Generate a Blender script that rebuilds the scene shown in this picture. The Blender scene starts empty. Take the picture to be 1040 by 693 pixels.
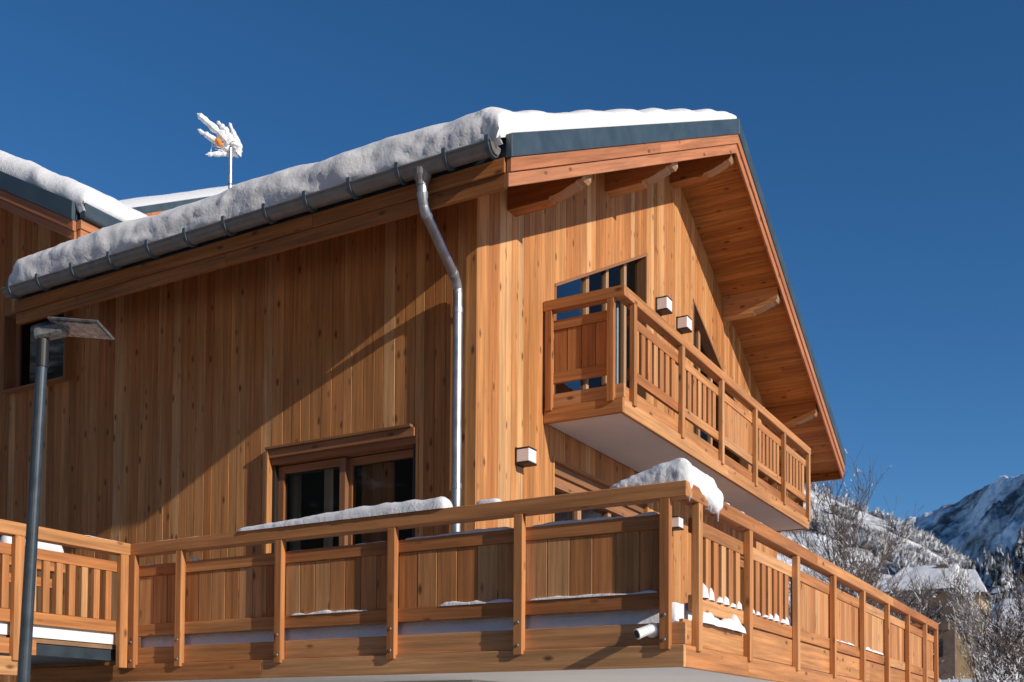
import bpy, bmesh, math, random
from mathutils import Vector, Matrix, noise
R = random.Random(7)
scene = bpy.context.scene
COL = scene.collection
V = Vector

# ------------------------------------------------------------------ nodes
class NT:
    def __init__(s, name):
        m = bpy.data.materials.new(name); m.use_nodes = True
        s.m = m; s.t = m.node_tree; s.t.nodes.clear()
        s.out = s.n('ShaderNodeOutputMaterial')
        s.b = s.n('ShaderNodeBsdfPrincipled')
        s.l(s.b.outputs[0], s.out.inputs['Surface'])
    def n(s, typ, **kw):
        o = s.t.nodes.new(typ)
        for k, v in kw.items():
            if k in o.inputs and not hasattr(o, k): o.inputs[k].default_value = v
            else: setattr(o, k, v)
        return o
    def l(s, a, b): s.t.links.new(a, b)
    def val(s, sock, x):
        if hasattr(x, 'is_output'): s.l(x, sock)
        else: sock.default_value = x
    def math(s, op, a, b=0.0, c=0.0):
        o = s.n('ShaderNodeMath', operation=op)
        for i, x in enumerate((a, b, c)): s.val(o.inputs[i], x)
        return o.outputs[0]
    def mix(s, f, a, b, typ='MIX'):
        o = s.n('ShaderNodeMix', data_type='RGBA', blend_type=typ)
        s.val(o.inputs[0], f); s.val(o.inputs[6], a); s.val(o.inputs[7], b)
        return o.outputs[2]
    def noise(s, vec, scale, detail=3, rough=.55):
        o = s.n('ShaderNodeTexNoise'); o.inputs['Scale'].default_value = scale
        o.inputs['Detail'].default_value = detail; o.inputs['Roughness'].default_value = rough
        if vec is not None: s.l(vec, o.inputs['Vector'])
        return o.outputs['Fac']
    def ramp(s, f, stops):
        o = s.n('ShaderNodeValToRGB'); e = o.color_ramp.elements
        while len(e) < len(stops): e.new(.5)
        for i, (p, c) in enumerate(stops):
            e[i].position = p; e[i].color = (*c, 1) if len(c) == 3 else c
        s.l(f, o.inputs[0]); return o.outputs[0]
    def mapr(s, f, a, b, c, d):
        o = s.n('ShaderNodeMapRange'); s.l(f, o.inputs[0])
        for i, x in enumerate((a, b, c, d)): o.inputs[i+1].default_value = x
        return o.outputs[0]
    def bump(s, h, strength, dist=.01):
        o = s.n('ShaderNodeBump'); o.inputs['Strength'].default_value = strength
        o.inputs['Distance'].default_value = dist; s.l(h, o.inputs['Height'])
        s.l(o.outputs[0], s.b.inputs['Normal'])
    def set(s, **kw):
        for k, v in kw.items(): s.val(s.b.inputs[k.replace('_', ' ')], v)

def c4(*c): return (*c, 1.0)

def wood_mat(name, tones, rough=.62, knot=.5, contrast=1.0):
    """timber: UVs are in metres (v along the grain); colour attribute 'rnd' varies per board"""
    m = NT(name)
    uv = m.n('ShaderNodeUVMap').outputs[0]
    at = m.n('ShaderNodeAttribute', attribute_name='rnd').outputs['Color']
    sa = m.n('ShaderNodeSeparateColor'); m.l(at, sa.inputs[0])
    oi = m.n('ShaderNodeObjectInfo').outputs['Random']
    sp = m.n('ShaderNodeSeparateXYZ'); m.l(uv, sp.inputs[0])
    idv = m.math('FRACT', m.math('ADD', sa.outputs[0], m.math('MULTIPLY', oi, 7.31)))
    hue = m.math('FRACT', m.math('ADD', sa.outputs[1], m.math('MULTIPLY', oi, 3.17)))
    off = m.math('MULTIPLY', idv, 31.0)
    u = m.math('ADD', sp.outputs[0], off); v = m.math('ADD', sp.outputs[1], m.math('MULTIPLY', hue, 17.0))
    def vec(a, b):
        o = m.n('ShaderNodeCombineXYZ'); m.l(m.math('MULTIPLY', u, a), o.inputs[0]); m.l(m.math('MULTIPLY', v, b), o.inputs[1]); m.l(off, o.inputs[2]); return o.outputs[0]
    fine = m.noise(vec(150, 4), 1, 4, .6)
    wide = m.noise(vec(26, .9), 1, 3, .55)
    patch = m.noise(vec(4, .7), 1, 2, .5)
    vo = m.n('ShaderNodeTexVoronoi'); vo.inputs['Scale'].default_value = 1; m.l(vec(8, 3.6), vo.inputs['Vector'])
    sc = m.n('ShaderNodeSeparateColor'); m.l(vo.outputs['Color'], sc.inputs[0])
    kd = m.mapr(vo.outputs['Distance'], .08, .23, 1, 0)
    kf = m.math('MULTIPLY', kd, m.math('GREATER_THAN', sc.outputs[0], 1-knot))
    base = m.ramp(idv, tones)
    red = m.mix(m.math('MULTIPLY', hue, .26), base, c4(.52, .165, .05))
    g = m.mapr(wide, .3, .7, 1-.34*contrast, 1+.2*contrast)
    g2 = m.mapr(fine, .25, .75, 1-.2*contrast, 1+.14*contrast)
    g3 = m.mapr(patch, .3, .7, .84, 1.12)
    f = m.math('MULTIPLY', m.math('MULTIPLY', g, g2), g3)
    bc = m.n('ShaderNodeVectorMath', operation='SCALE'); m.l(red, bc.inputs[0]); m.l(f, bc.inputs['Scale'])
    colr = m.mix(m.math('MULTIPLY', kf, .85), bc.outputs[0], c4(.085, .03, .012))
    m.set(Base_Color=colr, Roughness=rough)
    m.b.inputs['Specular IOR Level'].default_value = .3
    m.bump(m.math('ADD', fine, wide), .25, .003)
    return m.m

M = {}
LARCH = [(0, (.40, .155, .044)), (.25, (.47, .192, .058)), (.55, (.53, .235, .078)), (.82, (.59, .285, .102)), (1, (.65, .365, .165))]
M['larch'] = wood_mat('larch cladding', LARCH, knot=.6, contrast=.85)
M['rail'] = wood_mat('larch railing timber', [(0, (.40, .155, .050)), (.4, (.51, .222, .078)), (.75, (.58, .28, .108)), (1, (.64, .345, .155))], knot=.36, contrast=.95)
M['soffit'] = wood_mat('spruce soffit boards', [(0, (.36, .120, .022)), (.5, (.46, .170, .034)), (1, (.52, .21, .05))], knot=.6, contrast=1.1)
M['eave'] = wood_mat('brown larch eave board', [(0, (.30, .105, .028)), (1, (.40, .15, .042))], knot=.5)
M['verge'] = wood_mat('reddish larch verge board', [(0, (.40, .15, .07)), (.5, (.46, .185, .085)), (1, (.52, .22, .105))], knot=.3, contrast=.8)
M['endgrain'] = wood_mat('pale sawn timber', [(0, (.42, .24, .12)), (1, (.5, .3, .17))], knot=0.1, contrast=.6)
M['yellow'] = wood_mat('pale yellow timber', [(0, (.55, .36, .13)), (1, (.62, .42, .17))])

def simple(name, col, rough=.5, metal=0.0, nscale=0, namp=.15, bump=0, spec=.5):
    m = NT(name)
    if nscale:
        tc = m.n('ShaderNodeTexCoord').outputs['Object']
        f = m.noise(tc, nscale, 4)
        m.set(Base_Color=m.ramp(f, [(.3, tuple(x*(1-namp) for x in col)), (.7, tuple(min(1, x*(1+namp)) for x in col))]))
        m.set(Roughness=m.mapr(f, .3, .7, rough*.8, min(1, rough*1.2)))
        if bump: m.bump(f, bump, .004)
    else: m.set(Base_Color=c4(*col), Roughness=rough)
    m.set(Metallic=metal); m.b.inputs['Specular IOR Level'].default_value = spec
    return m.m
M['flash'] = simple('blue grey sheet metal', (.045, .070, .088), .42, 0, 3, .18, .05)
M['zinc'] = simple('weathered zinc', (.23, .21, .19), .45, .3, 6, .2, .05)
M['galv'] = simple('galvanised pipe', (.44, .46, .49), .40, .8, 5, .15)
M['bracket'] = simple('dark zinc bracket', (.10, .125, .15), .45, .3, 20, .2)
M['plaster'] = simple('white render soffit', (.74, .71, .67), .85, 0, 1.5, .05, .1)
M['wallplaster'] = simple('pale plaster wall', (.62, .56, .48), .9, 0, 2, .08, .1)
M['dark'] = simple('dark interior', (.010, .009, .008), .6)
M['frame'] = wood_mat('window frame timber', [(0, (.24, .11, .05)), (1, (.32, .16, .08))], knot=.1, contrast=.6)
M['blackgap'] = simple('black rubber seal', (.012, .012, .013), .5)
M['pole'] = simple('anthracite painted pole', (.045, .06, .075), .38, .3, 9, .2)
M['white'] = simple('white enclosure plastic', (.78, .78, .77), .35, 0, 8, .04)
M['lens'] = simple('black lens glass', (.01, .012, .02), .08)
M['bolt'] = simple('galvanised bolt', (.25, .25, .25), .5, .6)
M['steel'] = simple('dark painted steel', (.03, .045, .06), .5, .2, 5, .2)
M['orange'] = simple('orange plastic', (.75, .24, .02), .4)
M['opal'] = simple('opal glass shade', (.82, .78, .80), .3, 0, 10, .03)
M['deck'] = simple('deck timber', (.25, .14, .07), .8, 0, 6, .2)

def glass_mat(name='window glass', k=.8):
    m = NT(name); m.t.nodes.remove(m.b)
    g = m.n('ShaderNodeBsdfGlossy'); g.inputs['Roughness'].default_value = .015; g.inputs['Color'].default_value = c4(.88, .94, 1)
    tc = m.n('ShaderNodeTexCoord').outputs['Object']
    b = m.n('ShaderNodeBump'); b.inputs['Strength'].default_value = .05; b.inputs['Distance'].default_value = .02
    m.l(m.noise(tc, 1.3, 2), b.inputs['Height']); m.l(b.outputs[0], g.inputs['Normal'])
    t = m.n('ShaderNodeBsdfTransparent'); t.inputs[0].default_value = c4(.72, .76, .76)
    fr = m.n('ShaderNodeFresnel'); fr.inputs[0].default_value = 1.6
    mx = m.n('ShaderNodeMixShader'); m.l(m.math('MULTIPLY', fr.outputs[0], k), mx.inputs[0])
    m.l(t.outputs[0], mx.inputs[1]); m.l(g.outputs[0], mx.inputs[2]); m.l(mx.outputs[0], m.out.inputs['Surface'])
    return m.m
def cloth_mat():
    m = NT('linen curtain'); tc = m.n('ShaderNodeTexCoord').outputs['Object']
    m.set(Base_Color=m.ramp(m.noise(tc, 40, 3), [(.3, (.66, .50, .34)), (.7, (.76, .60, .44))]), Roughness=.9); return m.m
M['cloth'] = cloth_mat(); M['glasshouse'] = simple('dark far window', (.02, .025, .03), .1)
M['glass'] = glass_mat(); M['glassdim'] = glass_mat('window glass reflection lowered', .35); M['glassb'] = glass_mat('window glass reflection raised', 1.9)  # same glass throughout; reflection scaled per pane to imitate what each mirrors

def snow_mat(name, rough_bump=.5, scale=14, col=(.80, .80, .81)):
    m = NT(name)
    tc = m.n('ShaderNodeTexCoord').outputs['Object']
    a = m.noise(tc, scale, 6, .65); b = m.noise(tc, scale*5, 4, .6)
    m.set(Base_Color=m.ramp(a, [(.25, tuple(x*.94 for x in col)), (.7, col)]), Roughness=.75)
    m.b.inputs['Specular IOR Level'].default_value = .25
    m.b.inputs['Subsurface Weight'].default_value = .25
    m.b.inputs['Subsurface Radius'].default_value = (.03, .035, .04)
    m.b.inputs['Subsurface Scale'].default_value = 1.0
    m.bump(m.math('ADD', m.math('MULTIPLY', a, 1.0), m.math('MULTIPLY', b, .35)), rough_bump, .05)
    return m.m
M['snow'] = snow_mat('fresh snow', .35, 9)
M['snowrough'] = snow_mat('crumbly snow', .3, 6, (.80, .785, .77))
M['snowground'] = snow_mat('snow ground', .3, .6)

def icicle_mat():
    m = NT('ice'); m.set(Base_Color=c4(.8, .86, .92), Roughness=.08)
    m.b.inputs['Transmission Weight'].default_value = .6; m.b.inputs['IOR'].default_value = 1.31
    return m.m
M['ice'] = icicle_mat()

def twig_mat(name, bark, snowamt):
    m = NT(name)
    g = m.n('ShaderNodeNewGeometry'); sp = m.n('ShaderNodeSeparateXYZ'); m.l(g.outputs['Normal'], sp.inputs[0])
    tc = m.n('ShaderNodeTexCoord').outputs['Object']
    nz = m.noise(tc, 3.1, 3)
    k = m.math('ADD', sp.outputs[2], m.mapr(nz, .3, .7, -.5, .5))
    f = m.mapr(k, .75-snowamt, .95-snowamt, 0, 1)
    br = m.ramp(m.noise(tc, 9, 3), [(.3, tuple(x*.7 for x in bark)), (.7, tuple(x*1.25 for x in bark))])
    m.set(Base_Color=m.mix(f, br, c4(.82, .83, .86)), Roughness=.85)
    return m.m
M['bark'] = twig_mat('snow dusted bark', (.085, .06, .05), .32)
M['bark_snowy'] = twig_mat('snow laden bark', (.10, .07, .055), .75)
M['bark_frost'] = twig_mat('frosted bark', (.16, .14, .13), .5)
M['bark_dark'] = twig_mat('dark bark', (.05, .04, .04), .12)

def conifer_mat():
    m = NT('snow dusted conifer')
    g = m.n('ShaderNodeNewGeometry'); sp = m.n('ShaderNodeSeparateXYZ'); m.l(g.outputs['Normal'], sp.inputs[0])
    tc = m.n('ShaderNodeTexCoord').outputs['Object']
    nz = m.noise(tc, .45, 4, .7)
    k = m.math('ADD', m.math('MULTIPLY', sp.outputs[2], .6), nz)
    f = m.mapr(k, .60, .84, 0, 1)
    m.set(Base_Color=m.mix(f, c4(.045, .045, .042), c4(.8, .82, .86)), Roughness=.9); return m.m
M['conifer'] = conifer_mat()
def frosttree_mat():
    m = NT('frosted woodland')
    tc = m.n('ShaderNodeTexCoord').outputs['Object']
    nz = m.noise(tc, .30, 5, .75)
    m.set(Base_Color=m.ramp(nz, [(.36, (.12, .105, .10)), (.47, (.34, .32, .31)), (.56, (.82, .82, .84))]), Roughness=.95); return m.m
M['frosttree'] = frosttree_mat()

def mountain_mat(name, wood, snowbias, sc=1.0, bs=.6):
    m = NT(name)
    tc = m.n('ShaderNodeTexCoord').outputs['Object']
    g = m.n('ShaderNodeNewGeometry'); sp = m.n('ShaderNodeSeparateXYZ'); m.l(g.outputs['Normal'], sp.inputs[0])
    big = m.noise(tc, .006*sc, 5, .6); fine = m.noise(tc, .05*sc, 6, .75)
    mp = m.n('ShaderNodeMapping'); mp.inputs['Scale'].default_value = (.02*sc, .02*sc, .03*sc); m.l(tc, mp.inputs[0])
    streak = m.noise(mp.outputs[0], 1, 5, .7)
    k = m.math('ADD', m.math('ADD', m.math('MULTIPLY', big, .8), m.math('MULTIPLY', fine, .7)), m.math('MULTIPLY', streak, .6))
    f = m.mapr(k, .96-snowbias, 1.22-snowbias, 0, 1)
    m.set(Base_Color=m.mix(f, c4(*wood), c4(.84, .86, .9)), Roughness=.95)
    m.bump(m.math('ADD', fine, streak), bs, 3.0/sc)
    return m.m
M['mtfar'] = mountain_mat('far mountain snow and rock', (.09, .09, .10), .07, 1.0, .5)
M['mtdark'] = mountain_mat('dark wooded slope', (.03, .032, .028), -.12, 2.5)
M['asphalt'] = simple('wet asphalt', (.05, .05, .052), .7, 0, 2, .25)
M['mtnear'] = mountain_mat('snowy wooded slope', (.22, .20, .195), .04, 6)

# ------------------------------------------------------------------ mesh builder
class MB:
    def __init__(s): s.v = []; s.f = []; s.uv = []; s.c = []; s.mi = []; s.sm = []
    def rnd(s): return (R.random(), R.random(), R.random())
    def face(s, pts, g=None, rnd=None, mi=0, uo=None, smooth=False):
        i0 = len(s.v); s.v += [tuple(p) for p in pts]; s.f.append(tuple(range(i0, i0+len(pts))))
        if rnd is None: rnd = s.rnd()
        if uo is None: uo = (0, 0)
        if g is None: g = V((0, 0, 1))
        P = [V(p) for p in pts]; n = V((0, 0, 0))
        for a in range(len(P)): n += (P[a]-P[0]).cross(P[(a+1) % len(P)]-P[0])
        n = n.normalized() if n.length > 1e-12 else V((0, 0, 1))
        t = n.cross(g)
        if t.length < .2:
            t = n.orthogonal().normalized(); b = n.cross(t)
            s.uv.append([(p.dot(t)*1.0+uo[0], p.dot(b)*.25+uo[1]) for p in P])
        else:
            t.normalize(); s.uv.append([(p.dot(t)+uo[0], p.dot(g)+uo[1]) for p in P])
        s.c.append(rnd); s.mi.append(mi); s.sm.append(smooth)
    def box(s, x0, x1, y0, y1, z0, z1, g='Z', mi=0, rnd=None, T=None):
        if x0 > x1: x0, x1 = x1, x0
        if y0 > y1: y0, y1 = y1, y0
        if z0 > z1: z0, z1 = z1, z0
        G = {'X': V((1, 0, 0)), 'Y': V((0, 1, 0)), 'Z': V((0, 0, 1))}[g]
        p = [V((x, y, z)) for z in (z0, z1) for y in (y0, y1) for x in (x0, x1)]
        if T: p = [T @ q for q in p]; G = (T.to_3x3() @ G).normalized()
        rnd = rnd or s.rnd(); uo = (R.random()*3, R.random()*9)
        for q in ((0, 2, 3, 1), (4, 5, 7, 6), (0, 1, 5, 4), (2, 6, 7, 3), (0, 4, 6, 2), (1, 3, 7, 5)):
            s.face([p[i] for i in q], G, rnd, mi, uo)
        return s
    def prism(s, poly, ax, lo, hi, g=None, mi=0, rnd=None, endmi=None):
        """poly in the two remaining axes, extruded along ax"""
        def P(a, b, t): return {'X': V((t, a, b)), 'Y': V((a, t, b)), 'Z': V((a, b, t))}[ax]
        if g is None: g = {'X': V((1, 0, 0)), 'Y': V((0, 1, 0)), 'Z': V((0, 0, 1))}[ax]
        area = sum(poly[i][0]*poly[(i+1) % len(poly)][1]-poly[(i+1) % len(poly)][0]*poly[i][1] for i in range(len(poly)))
        if (area < 0) != (ax == 'Y'): poly = poly[::-1]
        rnd = rnd or s.rnd(); uo = (R.random()*3, R.random()*9)
        if ax == 'Y': pass
        A = [P(a, b, lo) for a, b in poly]; B = [P(a, b, hi) for a, b in poly]
        s.face(A[::-1], g, rnd, mi if endmi is None else endmi, uo); s.face(B, g, rnd, mi if endmi is None else endmi, uo)
        for i in range(len(poly)):
            j = (i+1) % len(poly); s.face([A[i], A[j], B[j], B[i]], g, rnd, mi, uo)
        return s
    def tube(s, pts, rad, n=12, mi=0, cap=True, smooth=True):
        pts = [V(p) for p in pts]; rad = rad if isinstance(rad, (list, tuple)) else [rad]*len(pts)
        rings = []; prev = None
        for i, p in enumerate(pts):
            d = (pts[min(i+1, len(pts)-1)]-pts[max(i-1, 0)]).normalized()
            if prev is None: a = d.orthogonal().normalized()
            else: a = (prev-d*prev.dot(d)); a = a.normalized() if a.length > 1e-5 else d.orthogonal().normalized()
            prev = a; b = d.cross(a)
            rings.append([p+(a*math.cos(2*math.pi*k/n)+b*math.sin(2*math.pi*k/n))*rad[i] for k in range(n)])
        rnd = s.rnd()
        for i in range(len(rings)-1):
            for k in range(n):
                kk = (k+1) % n
                s.face([rings[i][k], rings[i][kk], rings[i+1][kk], rings[i+1][k]], None, rnd, mi, None, smooth)
        if cap:
            s.face(rings[0][::-1], None, rnd, mi); s.face(rings[-1], None, rnd, mi)
        return s
    def grid(s, rows, mi=0, smooth=True):
        """rows: list of lists of points, faces between"""
        i0 = len(s.v); w = len(rows[0])
        for r in rows: s.v += [tuple(p) for p in r]
        rnd = s.rnd()
        for i in range(len(rows)-1):
            for k in range(w-1):
                q = (i0+i*w+k, i0+i*w+k+1, i0+(i+1)*w+k+1, i0+(i+1)*w+k)
                s.f.append(q); s.uv.append([(s.v[a][0], s.v[a][1]) for a in q]); s.c.append(rnd); s.mi.append(mi); s.sm.append(smooth)
        return s
    def build(s, name, mats, parent=None, bevel=0, weld=False):
        me = bpy.data.meshes.new(name); me.from_pydata(s.v, [], s.f)
        if not isinstance(mats, (list, tuple)): mats = [mats]
        for m in mats: me.materials.append(m)
        me.uv_layers.new(name='UVMap'); me.color_attributes.new('rnd', 'FLOAT_COLOR', 'CORNER')
        flat = [x for f in s.uv for p in f for x in p]; me.uv_layers['UVMap'].data.foreach_set('uv', flat); ca = me.color_attributes['rnd']
        cf = []
        for f, c in zip(s.f, s.c): cf += [c[0], c[1], c[2], 1.0]*len(f)
        ca.data.foreach_set('color', cf)
        me.polygons.foreach_set('material_index', s.mi); me.polygons.foreach_set('use_smooth', s.sm)
        me.update()
        if weld:
            bm = bmesh.new(); bm.from_mesh(me); bmesh.ops.remove_doubles(bm, verts=bm.verts, dist=1e-5)
            bmesh.ops.recalc_face_normals(bm, faces=bm.faces); bm.to_mesh(me); bm.free()
        o = bpy.data.objects.new(name, me); COL.objects.link(o)
        if parent: o.parent = parent
        if bevel:
            if not weld:
                bm = bmesh.new(); bm.from_mesh(me); bmesh.ops.remove_doubles(bm, verts=bm.verts, dist=1e-5); bm.to_mesh(me); bm.free()
            b = o.modifiers.new('bevel', 'BEVEL'); b.width = bevel; b.segments = 1; b.limit_method = 'ANGLE'
        return o

def tag(o, label=None, cat=None, group=None, kind=None):
    if label: o['label'] = label
    if cat: o['category'] = cat
    if group: o['group'] = group
    if kind: o['kind'] = kind
    return o
def empty(name, label, cat, loc=(0, 0, 0), group=None):
    o = bpy.data.objects.new(name, None); COL.objects.link(o); o.location = loc; o.empty_display_size = .3
    return tag(o, label, cat, group)
def part(mb, name, mat, parent, bevel=0, weld=False):
    """build in world coordinates under a parent sitting at a location"""
    o = mb.build(name, mat, None, bevel, weld); p = parent; off = V((0, 0, 0))
    while p: off += p.location; p = p.parent
    o.parent = parent; o.matrix_parent_inverse = Matrix.Identity(4)
    o.data.transform(Matrix.Translation(-off))
    return o

# ------------------------------------------------------------------ dimensions (metres)
WX, WY = 1.712, 2.924            # side wall plane x, gable wall plane y
XR, XE, XE2 = 7.15, .65, 13.65   # ridge, near eave, far eave
XW2 = 12.6                       # far side wall
EY = 1.915                       # verge plane
K = .518
def rz(x): return 4.93 + K*((x-XE) if x < XR else (2*XR-XE-x))   # roof top
def bz(x): return rz(x)-.485     # bottom of verge boards
def sz(x): return rz(x)-.35      # soffit underside
GZ = -2.1
UX, UY, UZ = 3.194, 1.928, 3.045

# ------------------------------------------------------------------ chalet
chalet = empty('chalet', 'large larch clad chalet with wooden balconies and snow on its gable roof, filling the photo', 'chalet', (WX, WY, GZ))

def boards(mb, u0, u1, zlo, ztop, openings, P, wid=(.115, .165), gd=.008, gw=.006, extra=()):
    """vertical boards between u0 and u1. P(u,z,d)->point (d = depth inward). openings: (ua,ub,zlo(u),zhi(u))"""
    us = [u0]
    while us[-1] < u1-.06: us.append(min(u1, us[-1]+R.uniform(*wid)))
    if us[-1] < u1: us[-1] = u1
    bset = set(us)
    cuts = sorted(set(us) | {x for o in openings for x in o[:2]} | set(extra))
    cur = None
    for a, b in zip(cuts, cuts[1:]):
        if b-a < 1e-4: continue
        if a in bset or cur is None: cur = (mb.rnd(), (R.random()*3, R.random()*9), R.uniform(-.0015, .0015))
        rnd, uo, dd = cur
        segs = [(zlo, ztop)]
        hit = sorted([o for o in openings if a >= o[0]-1e-6 and b <= o[1]+1e-6], key=lambda o: o[2])
        if hit:
            segs = []; lo_ = zlo
            for o in hit: segs.append((lo_, o[2])); lo_ = o[3]
            segs.append((lo_, ztop))
        for lo, hi in segs:
            fl = lo if callable(lo) else (lambda u, q=lo: q)
            fh = hi if callable(hi) else (lambda u, q=hi: q)
            if fh((a+b)/2)-fl((a+b)/2) < .01: continue
            ga = gw if a in bset else 0; gb = gw if b in bset else 0
            f = lambda u, z, d: P(u, z, d)
            mb.face([f(a+ga, fl(a+ga), dd), f(b-gb, fl(b-gb), dd), f(b-gb, fh(b-gb), dd), f(a+ga, fh(a+ga), dd)], V((0, 0, 1)), rnd, 0, uo)
            if ga: mb.face([f(a, fl(a), gd), f(a+ga, fl(a+ga), dd), f(a+ga, fh(a+ga), dd), f(a, fh(a), gd)], V((0, 0, 1)), rnd, 0, uo)
            if gb: mb.face([f(b-gb, fl(b-gb), dd), f(b, fl(b), gd), f(b, fh(b), gd), f(b-gb, fh(b-gb), dd)], V((0, 0, 1)), rnd, 0, uo)

# gable wall (faces -Y)
UWL, UWR = 3.46, 6.235
def uwt(x): return 4.775+.5185*(x-UWL)
MIR = 2*XR
LWL, LWR, LWT = 3.43, 6.3, 2.72
mb = MB()
ops = [(UWL, UWR, UZ+.2, uwt), (MIR-UWR, MIR-UWL, UZ+.2, lambda x: uwt(MIR-x)), (LWL, LWR, .2, LWT), (8.0, 10.9, .2, LWT)]
boards(mb, WX+.215, XW2, .1, sz, ops, lambda u, z, d: (u, WY+d, z), extra=(XR,))
gable = part(mb, 'wall', M['larch'], chalet)
# side wall (faces -X)
SWL, SWR, SWT = 3.66, 5.69, 2.70
mb = MB()
boards(mb, WY, 16.5, .1, lambda y: (sz(WX) if y < 8.84 else min(5.30+K*(y-7.86), 5.30+K*(17.14-y))), [(SWL, SWR, .2, SWT), (9.2, 10.42, 4.13, 5.15)],
       lambda u, z, d: (WX+d, u, z), extra=(8.86, 12.5))
sidewall = part(mb, 'wall', M['larch'], chalet)
# plinth storey, hidden sides
mb = MB()
mb.box(WX+.03, XW2-.03, WY+.03, 24, GZ-.2, .1)
part(mb, 'plinth', M['wallplaster'], chalet)
mb = MB()
boards(mb, WY, 24, .1, sz(XW2), [], lambda u, z, d: (XW2-d, u, z))
boards(mb, WX, XW2, .1, sz, [], lambda u, z, d: (u, 24-d, z), extra=(XR,))
part(mb, 'wall', M['larch'], chalet)
# corner boards
mb = MB(); mb.box(WX-.022, WX+.004, WY-.022, WY+.115, .1, sz(WX)+.02)
mb.box(WX+.006, WX+.21, WY-.024, WY+.002, .1, sz(WX)+.1)
part(mb, 'corner_board', M['larch'], chalet, .004)

# ---- roof
def slab(mb, x0, x1, y0, y1, t0, t1, g=V((0, 1, 0)), mi=0):
    mb.prism([(x0, rz(x0)+t0), (x1, rz(x1)+t0), (x1, rz(x1)+t1), (x0, rz(x0)+t1)], 'Y', y0, y1, g, mi)
mb = MB()
slab(mb, XE, XR, EY+.02, 8.85, -.20, -.004); slab(mb, WX+.1, XR, 8.85, 24.8, -.20, -.004)
slab(mb, XR, XE2, EY+.02, 24.8, -.20, -.004)
roof = part(mb, 'roof', M['flash'], chalet)
# soffit boards run along Y
mb = MB()
def soffit_run(xa, xb, y0, y1):
    n = max(1, int(abs(xb-xa)/.128))
    for i in range(n):
        a = xa+(xb-xa)*i/n; b = xa+(xb-xa)*(i+1)/n; g = .0035
        cut = [y0]; y = y0+R.uniform(.4, 4)
        while y < y1: cut.append(y); y += R.uniform(1.5, 4)
        cut.append(y1)
        for c, d in zip(cut, cut[1:]):
            mb.prism([(a+g, sz(a+g)), (b-g, sz(b-g)), (b-g, sz(b-g)+.02), (a+g, sz(a+g)+.02)], 'Y', c+.001, d-.001)
soffit_run(XE+.045, XR-.02, EY+.03, WY+.1); soffit_run(XE2-.045, XR+.02, EY+.03, WY+.1)
soffit_run(XE+.045, WX+.05, WY+.1, 8.85); soffit_run(XE2-.045, XW2-.05, WY+.1, 24.7)
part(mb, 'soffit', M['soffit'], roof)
mb = MB()
slab(mb, XE+.045, XR, EY+.045, WY+.1, -.325, -.205); slab(mb, XR, XE2-.045, EY+.045, WY+.1, -.325, -.205)
slab(mb, XE+.045, WX+.05, WY+.1, 8.85, -.325, -.205); slab(mb, XE2-.045, XW2-.05, WY+.1, 24.7, -.325, -.205)
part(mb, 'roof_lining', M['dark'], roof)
# verge boards (two steps) and metal flashing
def verge(x0, x1, lo, hi, y0, y1, mat, name):
    mb = MB(); cut = [x0]; n = 2 if name == 'verge_board' else 1
    for i in range(1, n): cut.append(x0+(x1-x0)*R.uniform(.4, .6))
    cut.append(x1); g = V((x1-x0, 0, rz(x1)-rz(x0))).normalized()
    for a, b in zip(cut, cut[1:]):
        mb.prism([(a, rz(a)+lo), (b, rz(b)+lo), (b, rz(b)+hi), (a, rz(a)+hi)], 'Y', y0, y1, g)
    return part(mb, name, mat, roof, .004)
for x0, x1 in ((XE, XR-.001), (XE2, XR+.001)):
    verge(x0, x1, -.485, -.352, EY+.012, EY+.045, M['verge'], 'verge_board')
    verge(x0, x1, -.350, -.218, EY-.012, EY+.04, M['verge'], 'verge_board')
    verge(x0-(.02 if x0 < x1 else -.02), x1, -.216, .004, EY-.03, EY+.035, M['flash'], 'verge_flashing')
# eave fascia boards, near eave and far eave
z0 = rz(XE)
for xa, xb, y1 in ((XE, XE+.04, 8.86), (XE2-.04, XE2, 24.7)):
    mb = MB()
    for a, b in ((EY+.05, 5.4), (5.403, y1)): mb.box(xa, xb, a, b, z0-.485, z0-.352, 'Y')
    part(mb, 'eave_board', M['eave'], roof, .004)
    mb = MB()
    for a, b in ((EY+.05, 4.2), (4.203, y1)): mb.box(xa-.02 if xa < 5 else xa+.02, xb-.001, a, b, z0-.350, z0-.21, 'Y')
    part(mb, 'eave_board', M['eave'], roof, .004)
# purlins with sawn tails
def purlin(xc, w=.18):
    top = sz(xc)+.03 if abs(xc-XR) > .2 else sz(xc)-.02
    bot = bz(xc-(.07 if xc < XR else -.07))-.155
    y0 = EY+.085; t = y0
    prof = [(3.6, bot), (y0+.42, bot), (y0+.40, bot+.03), (y0+.36, bot+.028), (y0+.26, bot+.05), (y0+.17, bot+.085), (y0+.10, bot+.105),
            (y0+.085, bot+.125), (y0+.03, bot+.125), (y0, bot+.16), (y0, top), (3.6, top)]
    mb = MB(); mb.prism(prof, 'X', xc-w/2, xc+w/2, V((0, 1, 0)))
    for i, f in enumerate(mb.f):
        zs = [mb.v[k] for k in f]
        if len(f) == 4 and all(p[1] < y0+.405 for p in zs) and min(p[2] for p in zs) > bot-.01 and max(p[2] for p in zs)-min(p[2] for p in zs) < .45: mb.mi[i] = 1
    return part(mb, 'purlin', [M['larch'], M['endgrain']], roof)
for xc in (2.43, 4.95, XR+.05, 9.55, 11.95): purlin(xc)
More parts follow.
